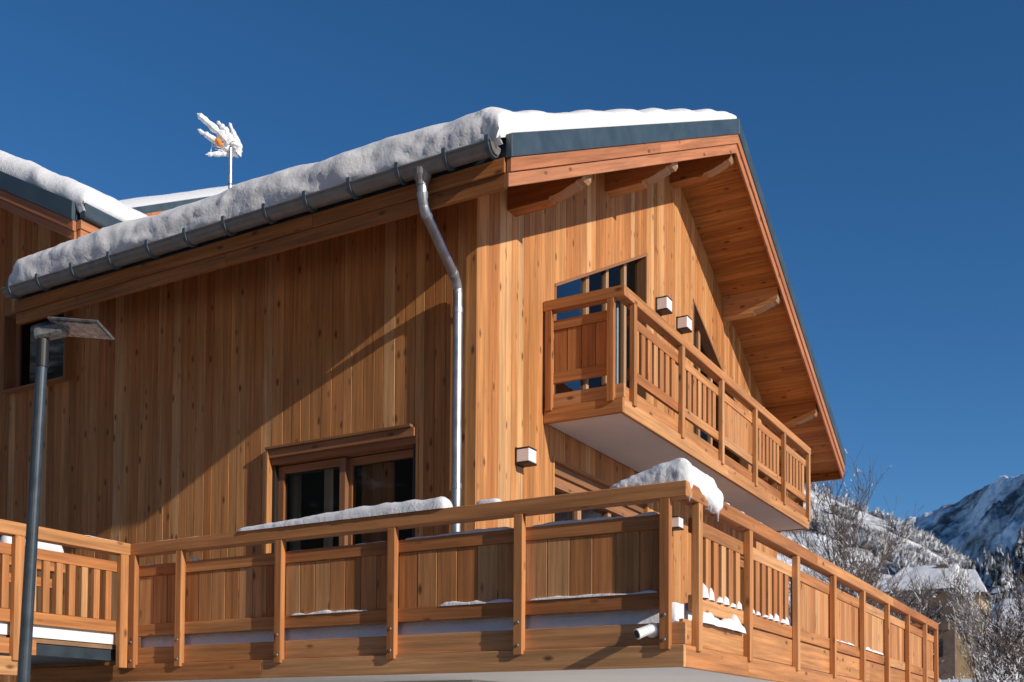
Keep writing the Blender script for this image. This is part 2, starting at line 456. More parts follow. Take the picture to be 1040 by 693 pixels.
# inclined trim where wall meets soffit on the far slope
# ---- gutter, brackets, downpipe
GX, GRZ, GR = .535, 4.80, .088
mb = MB()
def half(y, r): return [V((GX+r*math.cos(a), y, GRZ+r*math.sin(a))) for a in [math.pi+math.pi*k/14 for k in range(15)]]
ys = [2.0, 4.0, 6.0, 8.0, 8.85]
mb.grid([half(y, GR)[::-1] for y in ys]); mb.grid([half(y, GR-.006) for y in ys])
for y in (2.0, 8.85):
    h = half(y, GR); mb.face(h if y > 5 else h[::-1])
bead = [V((GX-GR-.004, y, GRZ+.003)) for y in (2.0, 8.85)]; mb.tube(bead, .010, 8)
gut = part(mb, 'gutter', M['zinc'], chalet)
for by in (2.04, 2.50, 3.03, 3.60, 4.15, 4.68, 5.24, 5.80, 6.37, 6.98, 7.60, 8.2, 8.72):
    mb = MB(); w = .020
    for a0, a1 in zip(range(14), range(1, 15)):
        A = math.pi+math.pi*a0/14; B = math.pi+math.pi*a1/14; r0, r1 = GR+.001, GR+.018
        q = lambda ang, r, y: V((GX+r*math.cos(ang), y, GRZ+r*math.sin(ang)))
        mb.face([q(A, r1, by-w), q(B, r1, by-w), q(B, r1, by+w), q(A, r1, by+w)]); mb.face([q(A, r0, by-w), q(A, r1, by-w), q(A, r1, by+w), q(A, r0, by+w)])
        for yy in (by-w, by+w): mb.face([q(A, r0, yy), q(A, r1, yy), q(B, r1, yy), q(B, r0, yy)])
    mb.box(GX-GR-.020, GX-GR+.02, by-w, by+w, GRZ, GRZ+.05)
    part(mb, 'gutter_bracket', M['bracket'], gut)
PY = 3.10
mb = MB(); r = .050
path = [(GX, 2.80, GRZ-.06), (GX, 2.80, GRZ-.16), (GX+.01, 2.80, GRZ-.27), (GX+.04, 2.81, GRZ-.34), (GX+.10, 2.825, GRZ-.40)]
e0 = V((GX+.10, 2.825, GRZ-.40)); e1 = V((1.575, 3.085, 4.16)); 
path = [V(p) for p in path]+[e0.lerp(e1, t) for t in (.3, .6, .92)]+[V((1.612, 3.095, 4.11)), V((1.632, PY, 4.04)), V((1.637, PY, 3.9)), V((1.637, PY, 2.5)), V((1.637, PY, .2))]
def spline(P, k=5):
    P = [P[0]]+list(P)+[P[-1]]; out = []
    for a, b, c, d in zip(P, P[1:], P[2:], P[3:]):
        for i in range(k):
            t = i/k; out.append(.5*((2*b)+(c-a)*t+(2*a-5*b+4*c-d)*t*t+(3*b-a-3*c+d)*t**3))
    return out+[P[-1]]
mb.tube(spline(path), r, 20)
dp = part(mb, 'downpipe', M['galv'], chalet)
mb = MB(); mb.tube([(GX, 2.80, GRZ-.045), (GX, 2.80, GRZ-.10), (GX, 2.80, GRZ-.15), (GX, 2.80, GRZ-.19)], [.095, .085, .06, .057], 16)
part(mb, 'outlet', M['zinc'], dp)
for (p, d) in ((path[2], path[3]-path[2]), (e0.lerp(e1, .02), e1-e0), (e0.lerp(e1, .9), e1-e0), (V((1.637, PY, 3.86)), V((0, 0, -1))), (V((1.637, PY, 2.03)), V((0, 0, -1)))):
    d = d.normalized(); mb = MB(); mb.tube([p-d*.03, p-d*.028, p+d*.028, p+d*.03], [r+.001, r+.006, r+.006, r+.001], 16)
    part(mb, 'pipe_collar', M['galv'], dp)
mb = MB(); mb.box(1.60, WX, PY-.012, PY+.012, 1.98, 2.0); part(mb, 'pipe_clip', M['galv'], dp)

# ---- windows
def pane(parent, pts, mi='glass'):
    mb = MB(); mb.face(pts); return part(mb, 'pane', M[mi], parent)
# side window: door-height, frame standing proud of the cladding
mb = MB(); xo = 1.65
mb.box(WX+.02, WX+.2, SWL, SWR, .15, .2, 'Y'); win = part(mb, 'window', M['frame'], chalet)
for ya, yb in ((SWR, SWR+.032), (SWL-.032, SWL)):
    mb = MB(); mb.box(xo if ya > 4.5 else WX-.012, WX+.16, ya, yb, .2, SWT+.035); part(mb, 'jamb', M['larch'], win, .003)
mb = MB()
mb.box(xo-.012, WX+.0, SWL+.03, SWR+.034, SWT+.036, SWT+.066, 'Y')
mb.box(xo+.02, WX+.16, SWL+.002, SWR-.002, SWT-.06, SWT+.034, 'Y')
mb.box(xo+.06, WX+.16, SWL+.002, SWR-.002, SWT-.13, SWT-.062, 'Y')
part(mb, 'lintel', M['frame'], win, .003)
for ya, yb in ((SWR-.05, SWR-.002), (SWL+.002, SWL+.05)):
    mb = MB(); mb.box(WX+.02, WX+.16, ya, yb, .2, SWT-.132); part(mb, 'jamb_lining', M['blackgap'], win, .003)
zt = SWT-.135
def sash(ya, yb, x, parent):
    mb = MB(); w = .085
    mb.box(x, x+.06, ya, ya+w, .24, zt-.01); mb.box(x, x+.06, yb-w, yb, .24, zt-.01)
    mb.box(x+.002, x+.058, ya+w, yb-w, zt-.01-w, zt-.01, 'Y'); mb.box(x+.002, x+.058, ya+w, yb-w, .24, .36, 'Y')
    s = part(mb, 'sash', M['frame'], parent, .003)
    return s
sash(4.66, SWR-.05, WX+.07, win); sash(SWL+.05, 4.70, WX+.135, win)
pane(win, [(WX+.10, 4.74, .36), (WX+.10, 4.74, zt-.08), (WX+.10, SWR-.13, zt-.08), (WX+.10, SWR-.13, .36)])
pane(win, [(WX+.165, SWL+.13, .36), (WX+.165, SWL+.13, zt-.08), (WX+.165, 4.62, zt-.08), (WX+.165, 4.62, .36)])
def curtain(parent, ax, a, b, off, z0, z1):
    mb = MB(); n = max(8, int((b-a)/.02)); rows = []
    for i in range(n+1):
        u = a+(b-a)*i/n; d = off+.025*math.sin(u*42)+.01*math.sin(u*97)
        rows.append([(d, u, z) if ax == 'Y' else (u, d, z) for z in (z0, z1)])
    mb.grid(rows); return part(mb, 'curtain', M['cloth'], parent)
curtain(win, 'Y', 4.92, 5.04, WX+.20, .15, 2.7); curtain(win, 'Y', 5.5, 5.69, WX+.34, .15, 2.7)
mb = MB(); [mb.box(WX+.26, WX+.28, q, q+.148, .15, 2.5) for q in (4.13, 4.28, 4.43)]; part(mb, 'reflection_boards', M['larch'], win)  # boards added behind the pane imitate lit timber reflected in the glass
mb = MB(); mb.box(WX+1.6, WX+1.62, 3.0, 8.0, .1, 2.9); part(mb, 'dark_backing', M['dark'], win)  # black sheet stands in for the shade of the unlit room
# small window of the wing at the left edge
mb = MB(); a, b, z0w, z1w = 9.2, 10.42, 4.13, 5.15
for (q) in ((a-.03, a, z0w-.03, z1w+.03), (b, b+.03, z0w-.03, z1w+.03)): mb.box(1.60, WX+.16, q[0], q[1], q[2], q[3])
mb.box(1.60, WX+.16, a+.001, b-.001, z0w-.03, z0w, 'Y'); mb.box(1.60, WX+.16, a+.001, b-.001, z1w, z1w+.03, 'Y')
win = part(mb, 'window', M['frame'], chalet, .003)
mb = MB(); mb.box(WX+.06, WX+.12, a, a+.07, z0w, z1w); mb.box(WX+.06, WX+.12, b-.07, b, z0w, z1w); mb.box(WX+.062, WX+.118, a+.07, b-.07, z0w, z0w+.08, 'Y'); mb.box(WX+.062, WX+.118, a+.07, b-.07, z1w-.07, z1w, 'Y')
part(mb, 'sash', M['frame'], win, .003)
pane(win, [(WX+.09, a+.07, z0w+.08), (WX+.09, a+.07, z1w-.07), (WX+.09, b-.07, z1w-.07), (WX+.09, b-.07, z0w+.08)])

# sloping gable windows
def gable_window(x0, x1, f, mull):
    mb = MB(); d0, d1 = WY-.012, WY+.16; zb = UZ+.2
    t = .035
    mb.box(x0, x0+t, d0, d1, zb, f(x0)-t*.3); mb.box(x1-t, x1, d0, d1, zb, f(x1)-t*.3)
    g = V((x1-x0, 0, f(x1)-f(x0))).normalized()
    mb.prism([(x0-.001, f(x0)), (x1+.001, f(x1)), (x1+.001, f(x1)-t-.005), (x0-.001, f(x0)-t-.005)], 'Y', d0-.006, d1, g)
    w = part(mb, 'window', M['frame'], chalet, .003)
    cuts = [x0+t]+mull+[x1-t]
    for xm in mull:
        mb = MB(); mb.prism([(xm-.04, zb), (xm+.04, zb), (xm+.04, f(xm+.04)-t), (xm-.04, f(xm-.04)-t)], 'Y', WY+.085, WY+.15, V((0, 0, 1))); part(mb, 'mullion', M['endgrain'], w, .003)
    for a, b in zip(cuts, cuts[1:]):
        pane(w, [(a, WY+.125, zb), (b, WY+.125, zb), (b, WY+.125, f(b)-t), (a, WY+.125, f(a)-t)], 'glassb' if a < 4 else 'glassdim')
    return w
gable_window(UWL, UWR, uwt, [4.53, 5.12, 5.70])
gable_window(MIR-UWR, MIR-UWL, lambda x: uwt(MIR-x), [MIR-5.70, MIR-5.12, MIR-4.53])
# lower gable windows under the upper balcony
for x0, x1 in ((LWL, LWR), (8.0, 10.9)):
    mb = MB(); d0, d1 = WY-.012, WY+.26
    mb.box(x0, x0+.035, d0, d1, .2, LWT); mb.box(x1-.035, x1, d0, d1, .2, LWT)
    mb.box(x0+.033, x1-.033, d0+.004, d1, LWT-.035, LWT, 'X')
    w = part(mb, 'window', M['larch'], chalet, .003)
    mb = MB(); mb.box(x0+.035, x1-.035, WY+.09, d1, LWT-.30, LWT-.036, 'X'); mb.box(x0+.035, x1-.035, WY+.05, WY+.089, LWT-.16, LWT-.036, 'X')
    part(mb, 'shutter_box', M['frame'], w, .003)
    cuts = [x0+.035, x0+1.0, x0+1.9, x1-.035]
    for xm in cuts[1:-1]:
        mb = MB(); mb.box(xm-.05, xm+.05, WY+.14, WY+.22, .2, LWT-.3); part(mb, 'mullion', M['endgrain'], w, .003)
    for a, b in zip(cuts, cuts[1:]): pane(w, [(a, WY+.19, .2), (b, WY+.19, .2), (b, WY+.19, LWT-.3), (a, WY+.19, LWT-.3)])

# ---- railings
def railing(parent, ax, org, zb, s0, s1, posts, bays, sgn=1, f1=(.176, .345), f2=(0, .172), fas=None, hand=None, bal=(.11, .04, .19), postbot=.135, bolts=False):
    """ax: 'X' or 'Y' running axis; org: face coordinate on the other axis; inward = +. bays[i] between posts[i], posts[i+1]: 'b','p' or None"""
    def bx(mb, a, b, d0, d1, z0, z1, g, mi=0, rnd=None):
        d0, d1 = org+d0*sgn, org+d1*sgn
        if ax == 'X': mb.box(a, b, d0, d1, zb+z0, zb+z1, g, mi, rnd)
        else: mb.box(d0, d1, a, b, zb+z0, zb+z1, g, mi, rnd)
    mb = MB(); h0, h1 = hand or (s0, s1); cut = [h0]
    L = h1-h0; n = max(1, round(L/4.2))
    for i in range(1, n): cut.append(h0+L*i/n+R.uniform(-.4, .4))
    cut.append(h1)
    for a, b in zip(cut, cut[1:]): bx(mb, a, b-.002, -.03, .10, 1.292, 1.412, ax)
    part(mb, 'handrail', M['rail'], parent, .006)
    for nm, z0, z1 in (('mid_rail', 1.075, 1.188), ('bottom_rail', .462, .582)):
        mb = MB()
        for a, b, k in zip(posts, posts[1:], bays):
            if k: bx(mb, a+.001, b-.001, .032, .08, z0, z1, ax)
        part(mb, nm, M['rail'], parent, .004)
    for i, (a, b, k) in enumerate(zip(posts, posts[1:], bays)):
        if k == 'p':
            mb = MB(); x = a+.03; n = max(3, round((b-a-.06)/.19)); w = (b-a-.06)/n
            for q in range(n):
                bx(mb, a+.03+q*w+.003, a+.03+(q+1)*w-.003, .045+R.uniform(0, .003), .068, .583, 1.074, 'Z')
            part(mb, 'infill_panel', M['rail'], parent, .003)
        elif k == 'b':
            w, t, pitch = bal; n = int((b-a-.09)/pitch); st = (a+b)/2-(n-1)*pitch/2
            for q in range(n):
                mb = MB(); c = st+q*pitch+R.uniform(-.006, .006)
                bx(mb, c-w/2, c+w/2, .036, .036+t, .583, 1.074, 'Z'); part(mb, 'baluster', M['rail'], parent, .004)
    for p in posts:
        mb = MB(); pb = postbot
        bx(mb, p-.041, p+.041, -.03, .031, pb, 1.2915, 'Z')
        for zz in ((.21, .40) if bolts else ()):
            c = V((p, org-.03*sgn, zb+zz)) if ax == 'X' else V((org-.03*sgn, p, zb+zz))
            dn = V((0, -sgn, 0)) if ax == 'X' else V((-sgn, 0, 0))
            mb.tube([c-dn*.002, c+dn*.006, c+dn*.009], [.016, .016, .010], 8, 1)
        part(mb, 'post', [M['rail'], M['bolt']], parent, .004)
    f0, f1e = fas or (s0, s1)
    for nm, (z0, z1), d0, d1 in (('fascia_board', f1, .033, .07), ('fascia_board', f2, -.002, .045)):
        mb = MB(); cut = [f0]; L = f1e-f0; n = max(1, round(L/4.5))
        for i in range(1, n): cut.append(f0+L*i/n+R.uniform(-.5, .5))
        cut.append(f1e)
        for a, b in zip(cut, cut[1:]): bx(mb, a, b-.002, d0, d1, z0, z1, ax)
        part(mb, nm, M['rail'], parent, .004)

LB = 12.0
mb = MB()
mb.box(.046, LB-.046, .046, WY-.03, .035, .19, 'X'); mb.box(.046, WX-.03, WY-.03, 7.8, .035, .19, 'Y')
low = part(mb, 'balcony', M['plaster'], chalet)
LP = [.15, 1.43, 2.71, 4.01, 5.31, 5.97]
railing(low, 'Y', 0, 0, .0, 6.02, LP, ['p']*5, bolts=True, hand=(-.03, 6.14), fas=(.0, 7.8))
RP = [.29, 1.58, 3.14, 4.68, 6.21, 7.75, 9.29, 10.83, 11.94]
railing(low, 'X', 0, 0, 0, LB, RP, ['b', 'b', 'p', 'p', 'p', 'p', 'p', 'p'], f1=(.186, .445), fas=(1.58, LB), hand=(.102, LB))
mb = MB(); mb.box(.072, 1.578, .033, .07, .18, .375, 'X'); part(mb, 'fascia_board', M['rail'], low, .004)
mb = MB(); mb.box(.046, 1.578, -.002, .045, 0, .172, 'X'); part(mb, 'fascia_board', M['rail'], low, .004)
railing(low, 'Y', LB, 0, 0, WY, [.15, 1.4, WY-.06], ['p', 'p'], sgn=-1, hand=(.102, WY), fas=(.05, WY), f1=(.178, .445))
UE = 11.09
mb = MB(); mb.box(UX+.046, UE-.046, UY+.046, WY-.02, UZ+.012, UZ+.2, 'X')
up = part(mb, 'balcony', M['plaster'], chalet)
railing(up, 'Y', UX, UZ, UY, WY, [UY+.145, WY-.075], ['p'], hand=(UY-.03, WY-.005), fas=(UY, WY-.005), f1=(.18, .335))
st = (UE-.05-UX-.29)/5
railing(up, 'X', UY, UZ, UX, UE, [UX+.29+i*st for i in range(6)], ['b', 'b', 'p', 'b', 'b'], hand=(UX+.102, UE+.03), fas=(UX+.046, UE), f1=(.18, .335))
railing(up, 'Y', UE, UZ, UY, WY, [UY+.145, WY-.075], ['p'], sgn=-1, hand=(UY+.102, WY-.005), fas=(UY+.05, WY-.005), f1=(.18, .335))
mb = MB(); mb.tube([(UX+.15, UY+.15, UZ+.15), (UX+.15, UY+.15, UZ+1.29)], .03, 12); part(mb, 'drain_pipe', M['bracket'], up)
# walkway reaching out to the left of the photo
mb = MB(); mb.box(-7, -.02, 6.12, 7.66, .325, .374, 'X', 0); mb.box(-7, -.02, 6.14, 7.66, .21, .322, 'X', 1)
walk = part(mb, 'walkway', [M['deck'], M['steel']], chalet)
def wrail(z0, z1, d0, d1, x0, x1, nm, y=6.02):
    mb = MB(); mb.box(x0, x1, y+d0, y+d1, z0, z1, 'X'); return part(mb, nm, M['rail'], walk, .004)
for y, x1 in ((6.02, -.032), (7.70, .5)):
    wrail(1.292, 1.412, -.03, .10, -5.2, x1, 'handrail', y); wrail(1.11, 1.215, .032, .08, -5.2, x1-.06, 'mid_rail', y); wrail(.49, .61, .032, .08, -5.2, x1-.06, 'bottom_rail', y)
    for p in [-.10, -1.31, -2.55, -3.8, -5.05]+([.42] if y > 7 else []):
        mb = MB(); mb.box(p-.05, p+.05, y-.03, y+.031, .135, 1.291); part(mb, 'post', M['rail'], walk, .004)
    x = -.245
    while x > -5:
        if all(abs(x-p) > .09 for p in (-1.31, -2.55, -3.8, -5.05)):
            mb = MB(); mb.box(x-.036, x+.036, y+.034, y+.075, .611, 1.109); part(mb, 'baluster', M['rail'], walk, .004)
        x -= .1455
wrail(.20, .345, .033, .07, -5.2, -1.07, 'fascia_board'); wrail(0, .172, -.002, .045, -5.2, -1.29, 'fascia_board')
# ---- wing behind the left end (cross gable)
WV = .67
def wz(y): return 5.725+K*(y-7.86) if y < 12.5 else 5.725+K*(17.14-y)
mb = MB()
for ya, yb in ((7.86, 12.5), (12.5, 17.14)):
    mb.prism([(ya, wz(ya)-.2), (yb, wz(yb)-.2), (yb, wz(yb)-.004), (ya, wz(ya)-.004)], 'X', WV+.02, 8.5)
wroof = part(mb, 'roof', M['flash'], chalet)
for ya, yb in ((7.86, 12.499), (17.14, 12.501)):
    for lo, hi, d0, d1, mt, nm in ((-.45, -.345, .012, .045, 'verge', 'verge_board'), (-.343, -.222, -.012, .04, 'verge', 'verge_board'), (-.22, .004, -.03, .035, 'flash', 'verge_flashing')):
        mb = MB(); mb.prism([(ya, wz(ya)+lo), (yb, wz(yb)+lo), (yb, wz(yb)+hi), (ya, wz(ya)+hi)], 'X', WV+d0, WV+d1, V((0, yb-ya, wz(yb)-wz(ya))).normalized()); part(mb, nm, M[mt], wroof, .004)
    mb = MB()
    for i in range(30):
        a = ya+(yb-ya)*i/30; b = ya+(yb-ya)*(i+1)/30
        mb.prism([(a, wz(a)-.33), (b, wz(b)-.33), (b, wz(b)-.31), (a, wz(a)-.31)], 'X', WV+.046, WX+.05)
    part(mb, 'soffit', M['soffit'], wroof)
mb = MB(); mb.box(WV+.05, 5, 7.80, 7.86, 5.275, 5.41, 'X'); mb.box(WV+.04, 5, 7.78, 7.859, 5.412, 5.52, 'X'); part(mb, 'eave_board', M['verge'], wroof, .004)
mb = MB(); mb.box(WV+.03, 5, 7.70, 7.80, 5.53, 5.70, 'X'); part(mb, 'eave_flashing', M['flash'], wroof, .01)
mb = MB(); mb.prism([(8.86, 4.4), (8.86, 5.9), (8.86, wz(8.86)-.33), (12.5, wz(12.5)-.33), (16.5, wz(16.5)-.33), (16.5, .1), (8.86, .1)], 'X', WX+.3, WX+.36); part(mb, 'wall', M['dark'], chalet)  # black sheet stands in for the wing's unlit inside
mb = MB(); boards(mb, WX, 4.5, 4.6, 5.5, [], lambda u, z, d: (u, 8.86+d, z)); part(mb, 'wall', M['larch'], chalet)

# ------------------------------------------------------------------ wall lamps
GL = 'square wall lamps on the gable wall'
def wall_lamp(x, z, label, w=.17):
    t = empty('wall_lamp', label, 'wall lamp', (x, WY, z), GL); d = .155
    mb = MB(); mb.box(x-w/2-.004, x+w/2+.004, WY-.022, WY-.004, z-w/2-.01, z+w/2+.012); part(mb, 'back_plate', M['blackgap'], t, .002)
    mb = MB(); mb.box(x-w/2, x+w/2, WY-.022-d, WY-.022, z-w/2+.016, z+w/2-.011); part(mb, 'shade', M['opal'], t, .006)
    mb = MB(); mb.box(x-w/2-.004, x+w/2+.004, WY-.026-d, WY-.0225, z+w/2-.010, z+w/2+.004); part(mb, 'cap', M['blackgap'], t, .002)
    mb = MB(); mb.box(x-w/2-.004, x+w/2+.004, WY-.026-d, WY-.0225, z-w/2-.006, z-w/2+.015); part(mb, 'base', M['blackgap'], t, .002)
wall_lamp(2.625, 2.525, 'square white wall lamp by the building corner, left of the upper balcony')
wall_lamp(6.66, 5.60, 'square white wall lamp between the two sloping gable windows, left and higher of the pair', .19)
wall_lamp(7.46, 5.59, 'square white wall lamp touching the triangular window, right and lower of the upper pair', .19)
wall_lamp(7.12, 2.555, 'square white wall lamp glimpsed through the gap between the corner posts of the lower balcony')

# security camera on the fascia
cam_t = empty('security_camera', 'white bullet security camera fixed to the lower balcony fascia near its corner', 'camera', (.03, .27, .29))
mb = MB(); c = V((.03, .262, .288))
mb.tube([c, c+V((-.03, 0, 0)), c+V((-.045, 0, 0)), c+V((-.05, 0, 0))], [.058, .058, .05, .02], 20); part(mb, 'mount', M['white'], cam_t)
mb = MB(); j = c+V((-.075, .012, -.004)); mb.tube([c+V((-.04, 0, 0)), j], [.028, .026], 14); part(mb, 'bracket', M['white'], cam_t)
d = V((-.72, .52, -.34)).normalized(); b0 = c+V((-.085, .0, .0))
mb = MB(); mb.tube([b0-d*.035, b0-d*.02, b0+d*.09, b0+d*.115, b0+d*.118], [.028, .037, .040, .043, .034], 20); bd = part(mb, 'body', M['white'], cam_t)
mb = MB(); mb.tube([b0+d*.1175, b0+d*.1205], [.034, .032], 18); part(mb, 'lens', M['lens'], bd)

# ------------------------------------------------------------------ street lamp
LX, LY = -2.985, 3.535
sl = empty('street_lamp', 'anthracite street lamp with flat frosted head in front of the left railing', 'street lamp', (LX+.006, LY+.22, GZ))
top = V((LX, LY-.032, 2.00)); bot = V((LX+.012, LY+.22, GZ))
mb = MB(); mb.tube([bot, bot.lerp(top, .02), bot.lerp(top, .5), top], [.054, .052, .042, .036], 20); part(mb, 'pole', M['pole'], sl)
mb = MB(); t2 = top+V((0, -.006, .16)); mb.tube([top-V((0, 0, .03)), top-V((0, 0, .028)), t2], [.038, .042, .042], 20); part(mb, 'sleeve', M['blackgap'], sl)
# head: a bracket box and a flat plate reaching out to the right
M['lamphead'] = simple('dirty grey lamp housing', (.20, .195, .19), .4, .2, 30, .5)
M['diffuser'] = simple('frosted lamp diffuser', (.32, .31, .31), .25, 0, 26, .75)
dirr = V((.33, -.87, 0)).normalized(); side = V((dirr.y, -dirr.x, 0))
Th = Matrix.Translation(t2+V((0, 0, .045))) @ Matrix((( dirr.x, side.x, 0, 0), (dirr.y, side.y, 0, 0), (0, 0, 1, 0), (0, 0, 0, 1))) 
tilt = Matrix.Rotation(math.radians(-9), 4, 'Y')
mb = MB(); mb.box(-.05, .17, -.05, .05, -.045, .03, 'X', T=Th @ tilt); part(mb, 'arm', M['lamphead'], sl, .015)
mb = MB(); mb.box(.08, .46, -.12, .12, .048, .066, 'X', T=Th @ Matrix.Rotation(math.radians(7), 4, 'Y') @ Matrix.Rotation(math.radians(10), 4, 'X')); hd = part(mb, 'lamp_head', M['lamphead'], sl, .012)
mb = MB(); mb.box(.12, .44, -.10, .10, .041, .0475, 'X', T=Th @ Matrix.Rotation(math.radians(7), 4, 'Y') @ Matrix.Rotation(math.radians(10), 4, 'X')); part(mb, 'diffuser', M['diffuser'], hd, .003)

# ------------------------------------------------------------------ snow
def fbm(p, oct=4, lac=2.1, gain=.55):
    a = 1; s = 0
    for i in range(oct): s += a*noise.noise(V(p)); p = V(p)*lac; a *= gain
    return s
def sst(a, b, x): t = max(0, min(1, (x-a)/(b-a))); return t*t*(3-2*t)
def main_snow():
    mb = MB(); Y0, Y1 = EY+.012, 8.9
    # profile in (x, thickness above roof plane), from gutter lip up and over the ridge
    prof = [(.535, -.075), (.50, -.04), (.475, .03), (.468, .09), (.47, .15), (.478, .20), (.492, .245), (.515, .285), (.55, .315), (.60, .335), (.66, .345), (.75, .345), (.88, .335), (1.05, .325), (1.3, .315), (1.7, .305), (2.2, .30), (2.8, .295), (3.4, .29), (4.2, .285), (5.0, .275), (5.7, .26), (6.3, .235), (6.75, .20), (7.0, .165), (7.15, .12), (7.25, .06), (7.3, .01)]
    fine = []
    for (a, b), (c, d) in zip(prof, prof[1:]):
        L = math.hypot(c-a, d-b); n = max(1, min(12, int(L/.035)))
        fine += [(a+(c-a)*i/n, b+(d-b)*i/n) for i in range(n)]
    fine.append(prof[-1])
    ysl = []; y = Y0
    while y < Y1: ysl.append(y); y += .015 if y < Y0+.3 else .04
    ysl.append(Y1)
    rows = []
    for y in ysl:
        e = min(1, (y-Y0)/.30); sc = (.50+.50*math.sqrt(max(0, 1-(1-e)**2)))*(.84+.16*sst(.2, 1.3, y-Y0))*.96
        e2 = min(1, (Y1-y)/.35); sc *= .15+.85*math.sqrt(max(0, 1-(1-e2)**2))
        row = []
        for x, t in fine:
            face = max(0, min(1, (.75-x)/.25))
            if t > .0: t2 = t*sc
            else: t2 = t
            lump = fbm((x*2.2, y*1.3, 3.1), 3)
            rough = fbm((x*9, y*7, t*9+1.7), 4)
            amp = .012+.010*face
            tt = t2+lump*.045*sc*(1 if t > .1 else t/.1)+rough*amp*(.25+.75*face)*min(1, max(0, t)/.05)*sc*.6
            z = (4.93+K*(x-XE))+tt if x < XR else rz(x)+tt
            big = fbm((3.3, y*1.5, z*3.6), 3); sm = fbm((7.7, y*5.0, z*13), 4)
            dx = -face*(.040*big+.020*sm)*(1 if t > 0 else .2)
            if e2 < 1: dx += face*.06*(1-e2)
            if x > 6.6 and y < Y0+.2: z -= 0
            row.append((x+dx, y+rough*.008*min(1, e), z))
        rows.append(row)
    # verge end cap
    cap = [(p[0], Y0+.03, (rz(p[0]) if p[0] > XE else 4.93+K*(p[0]-XE))-.02) for p in rows[0]]
    mb.grid([cap]+rows)
    o = mb.build('roof_snow', [M['snowrough']]); 
    return tag(o, 'thick crumbly snow blanket on the near slope of the main roof above the long gutter', 'snow')
main_snow()
mb = MB(); rows = []
for i in range(40):
    y = EY+.7+i*.5; row = []
    for k in range(30):
        x = XR+.35+(XE2-.4-XR-.35)*k/29; e = min(1, min(i, 39-i)/2, min(k, 29-k)/2)
        row.append((x, y, rz(x)+.18*math.sqrt(e)-.01+.03*fbm((x, y, 2))*e))
    rows.append(row)
mb.grid(rows); tag(mb.build('roof_snow', M['snow']), 'thin snow lying on the far slope of the main roof behind the ridge', 'snow')
mb = MB(); rows = []
for i in range(24):
    y = 8.85+i*.6; row = []
    for k in range(24):
        x = 1.9+5.2*k/23; row.append((x, y, rz(x)+.3+.03*fbm((x, y, 5))))
    rows.append(row)
mb.grid(rows); tag(mb.build('roof_snow', M['snow']), 'snow in the valley between the main roof and the wing roof', 'snow')
# wing snow
def wing_snow():
    mb = MB(); rows = []
    prof = [(7.80, -.02), (7.74, .05), (7.70, .14), (7.72, .23), (7.80, .25), (7.92, .28), (8.15, .29), (8.5, .29), (9, .29), (10, .29), (11, .29), (12, .28), (12.5, .28), (13, .28), (17, .3)]
    fine = []
    for (a, b), (c, d) in zip(prof, prof[1:]):
        n = max(1, int(math.hypot(c-a, d-b)/.07)); fine += [(a+(c-a)*i/n, b+(d-b)*i/n) for i in range(n)]
    xs = []; x = WV+.02
    while x < 6: xs.append(x); x += .02 if x < WV+.3 else .12
    for x in xs:
        e = min(1, (x-WV-.02)/.22); sc = .12+.88*math.sqrt(max(0, 1-(1-e)**2)); row = []
        for y, t in fine:
            n1 = fbm((x*2, y*2.2, 1.3), 3); hang = .05*fbm((y*2.6, 4, 4), 3)*(1-e)
            z = (5.725+K*(y-7.86) if y < 12.5 else wz(y))+(t*sc if t > 0 else t)+n1*.03*e+hang
            row.append((x+.03*fbm((y*3, 2, 8), 2)*(1-e)-.05*(1-e)*max(0, fbm((y*1.7, 6, 1), 2)), y, z))
        rows.append(row)
    cap = [(WV+.05, p[1], p[2]-.10) for p in rows[0]]
    mb.grid([cap]+rows)
    return tag(mb.build('roof_snow', M['snow']), 'smooth sunlit snow on the roof of the left wing above its blue grey verge', 'snow')
wing_snow()

def snow_sweep(mb, pts, width, height, drop=.0, seed=0, rough=.25, n=10, step=.03):
    """ridge of snow along a path lying on top of something; height(t) in metres, width(t)"""
    pts = [V(p) for p in pts]; seg = []
    for a, b in zip(pts, pts[1:]):
        k = max(2, int((b-a).length/step)); seg += [a.lerp(b, i/k) for i in range(k)]
    seg.append(pts[-1]); rows = []; N = len(seg)
    for i, p in enumerate(seg):
        t = i/(N-1); d = (seg[min(i+3, N-1)]-seg[max(i-3, 0)]).normalized(); side = V((d.y, -d.x, 0)).normalized()
        e = min(1, min(t, 1-t)*N/3.0); e = math.sqrt(max(0, 1-(1-e)**2))
        h = height(t)*e*(1+rough*fbm((p.x*5+seed, p.y*5, 1), 3)); w = width(t)*(.6+.4*e)*(1+.5*rough*fbm((p.x*6, p.y*6, seed+9), 2))/2
        row = []
        for k in range(n+1):
            a = math.pi*k/n; c = math.cos(a); s = math.sin(a)**.7
            nn = fbm((p.x*9+c, p.y*9+seed, s*2), 3)
            row.append(p+side*(c*w)+V((0, 0, s*h*(1+.18*rough*nn)-.004-(drop if k in (0, n) else 0))))
        rows.append(row)
    mb.grid(rows)
def sn(name, label, *a, mat='snow', **kw):
    mb = MB(); snow_sweep(mb, *a, **kw); return tag(mb.build(name, M[mat]), label, 'snow')
HT = 1.412
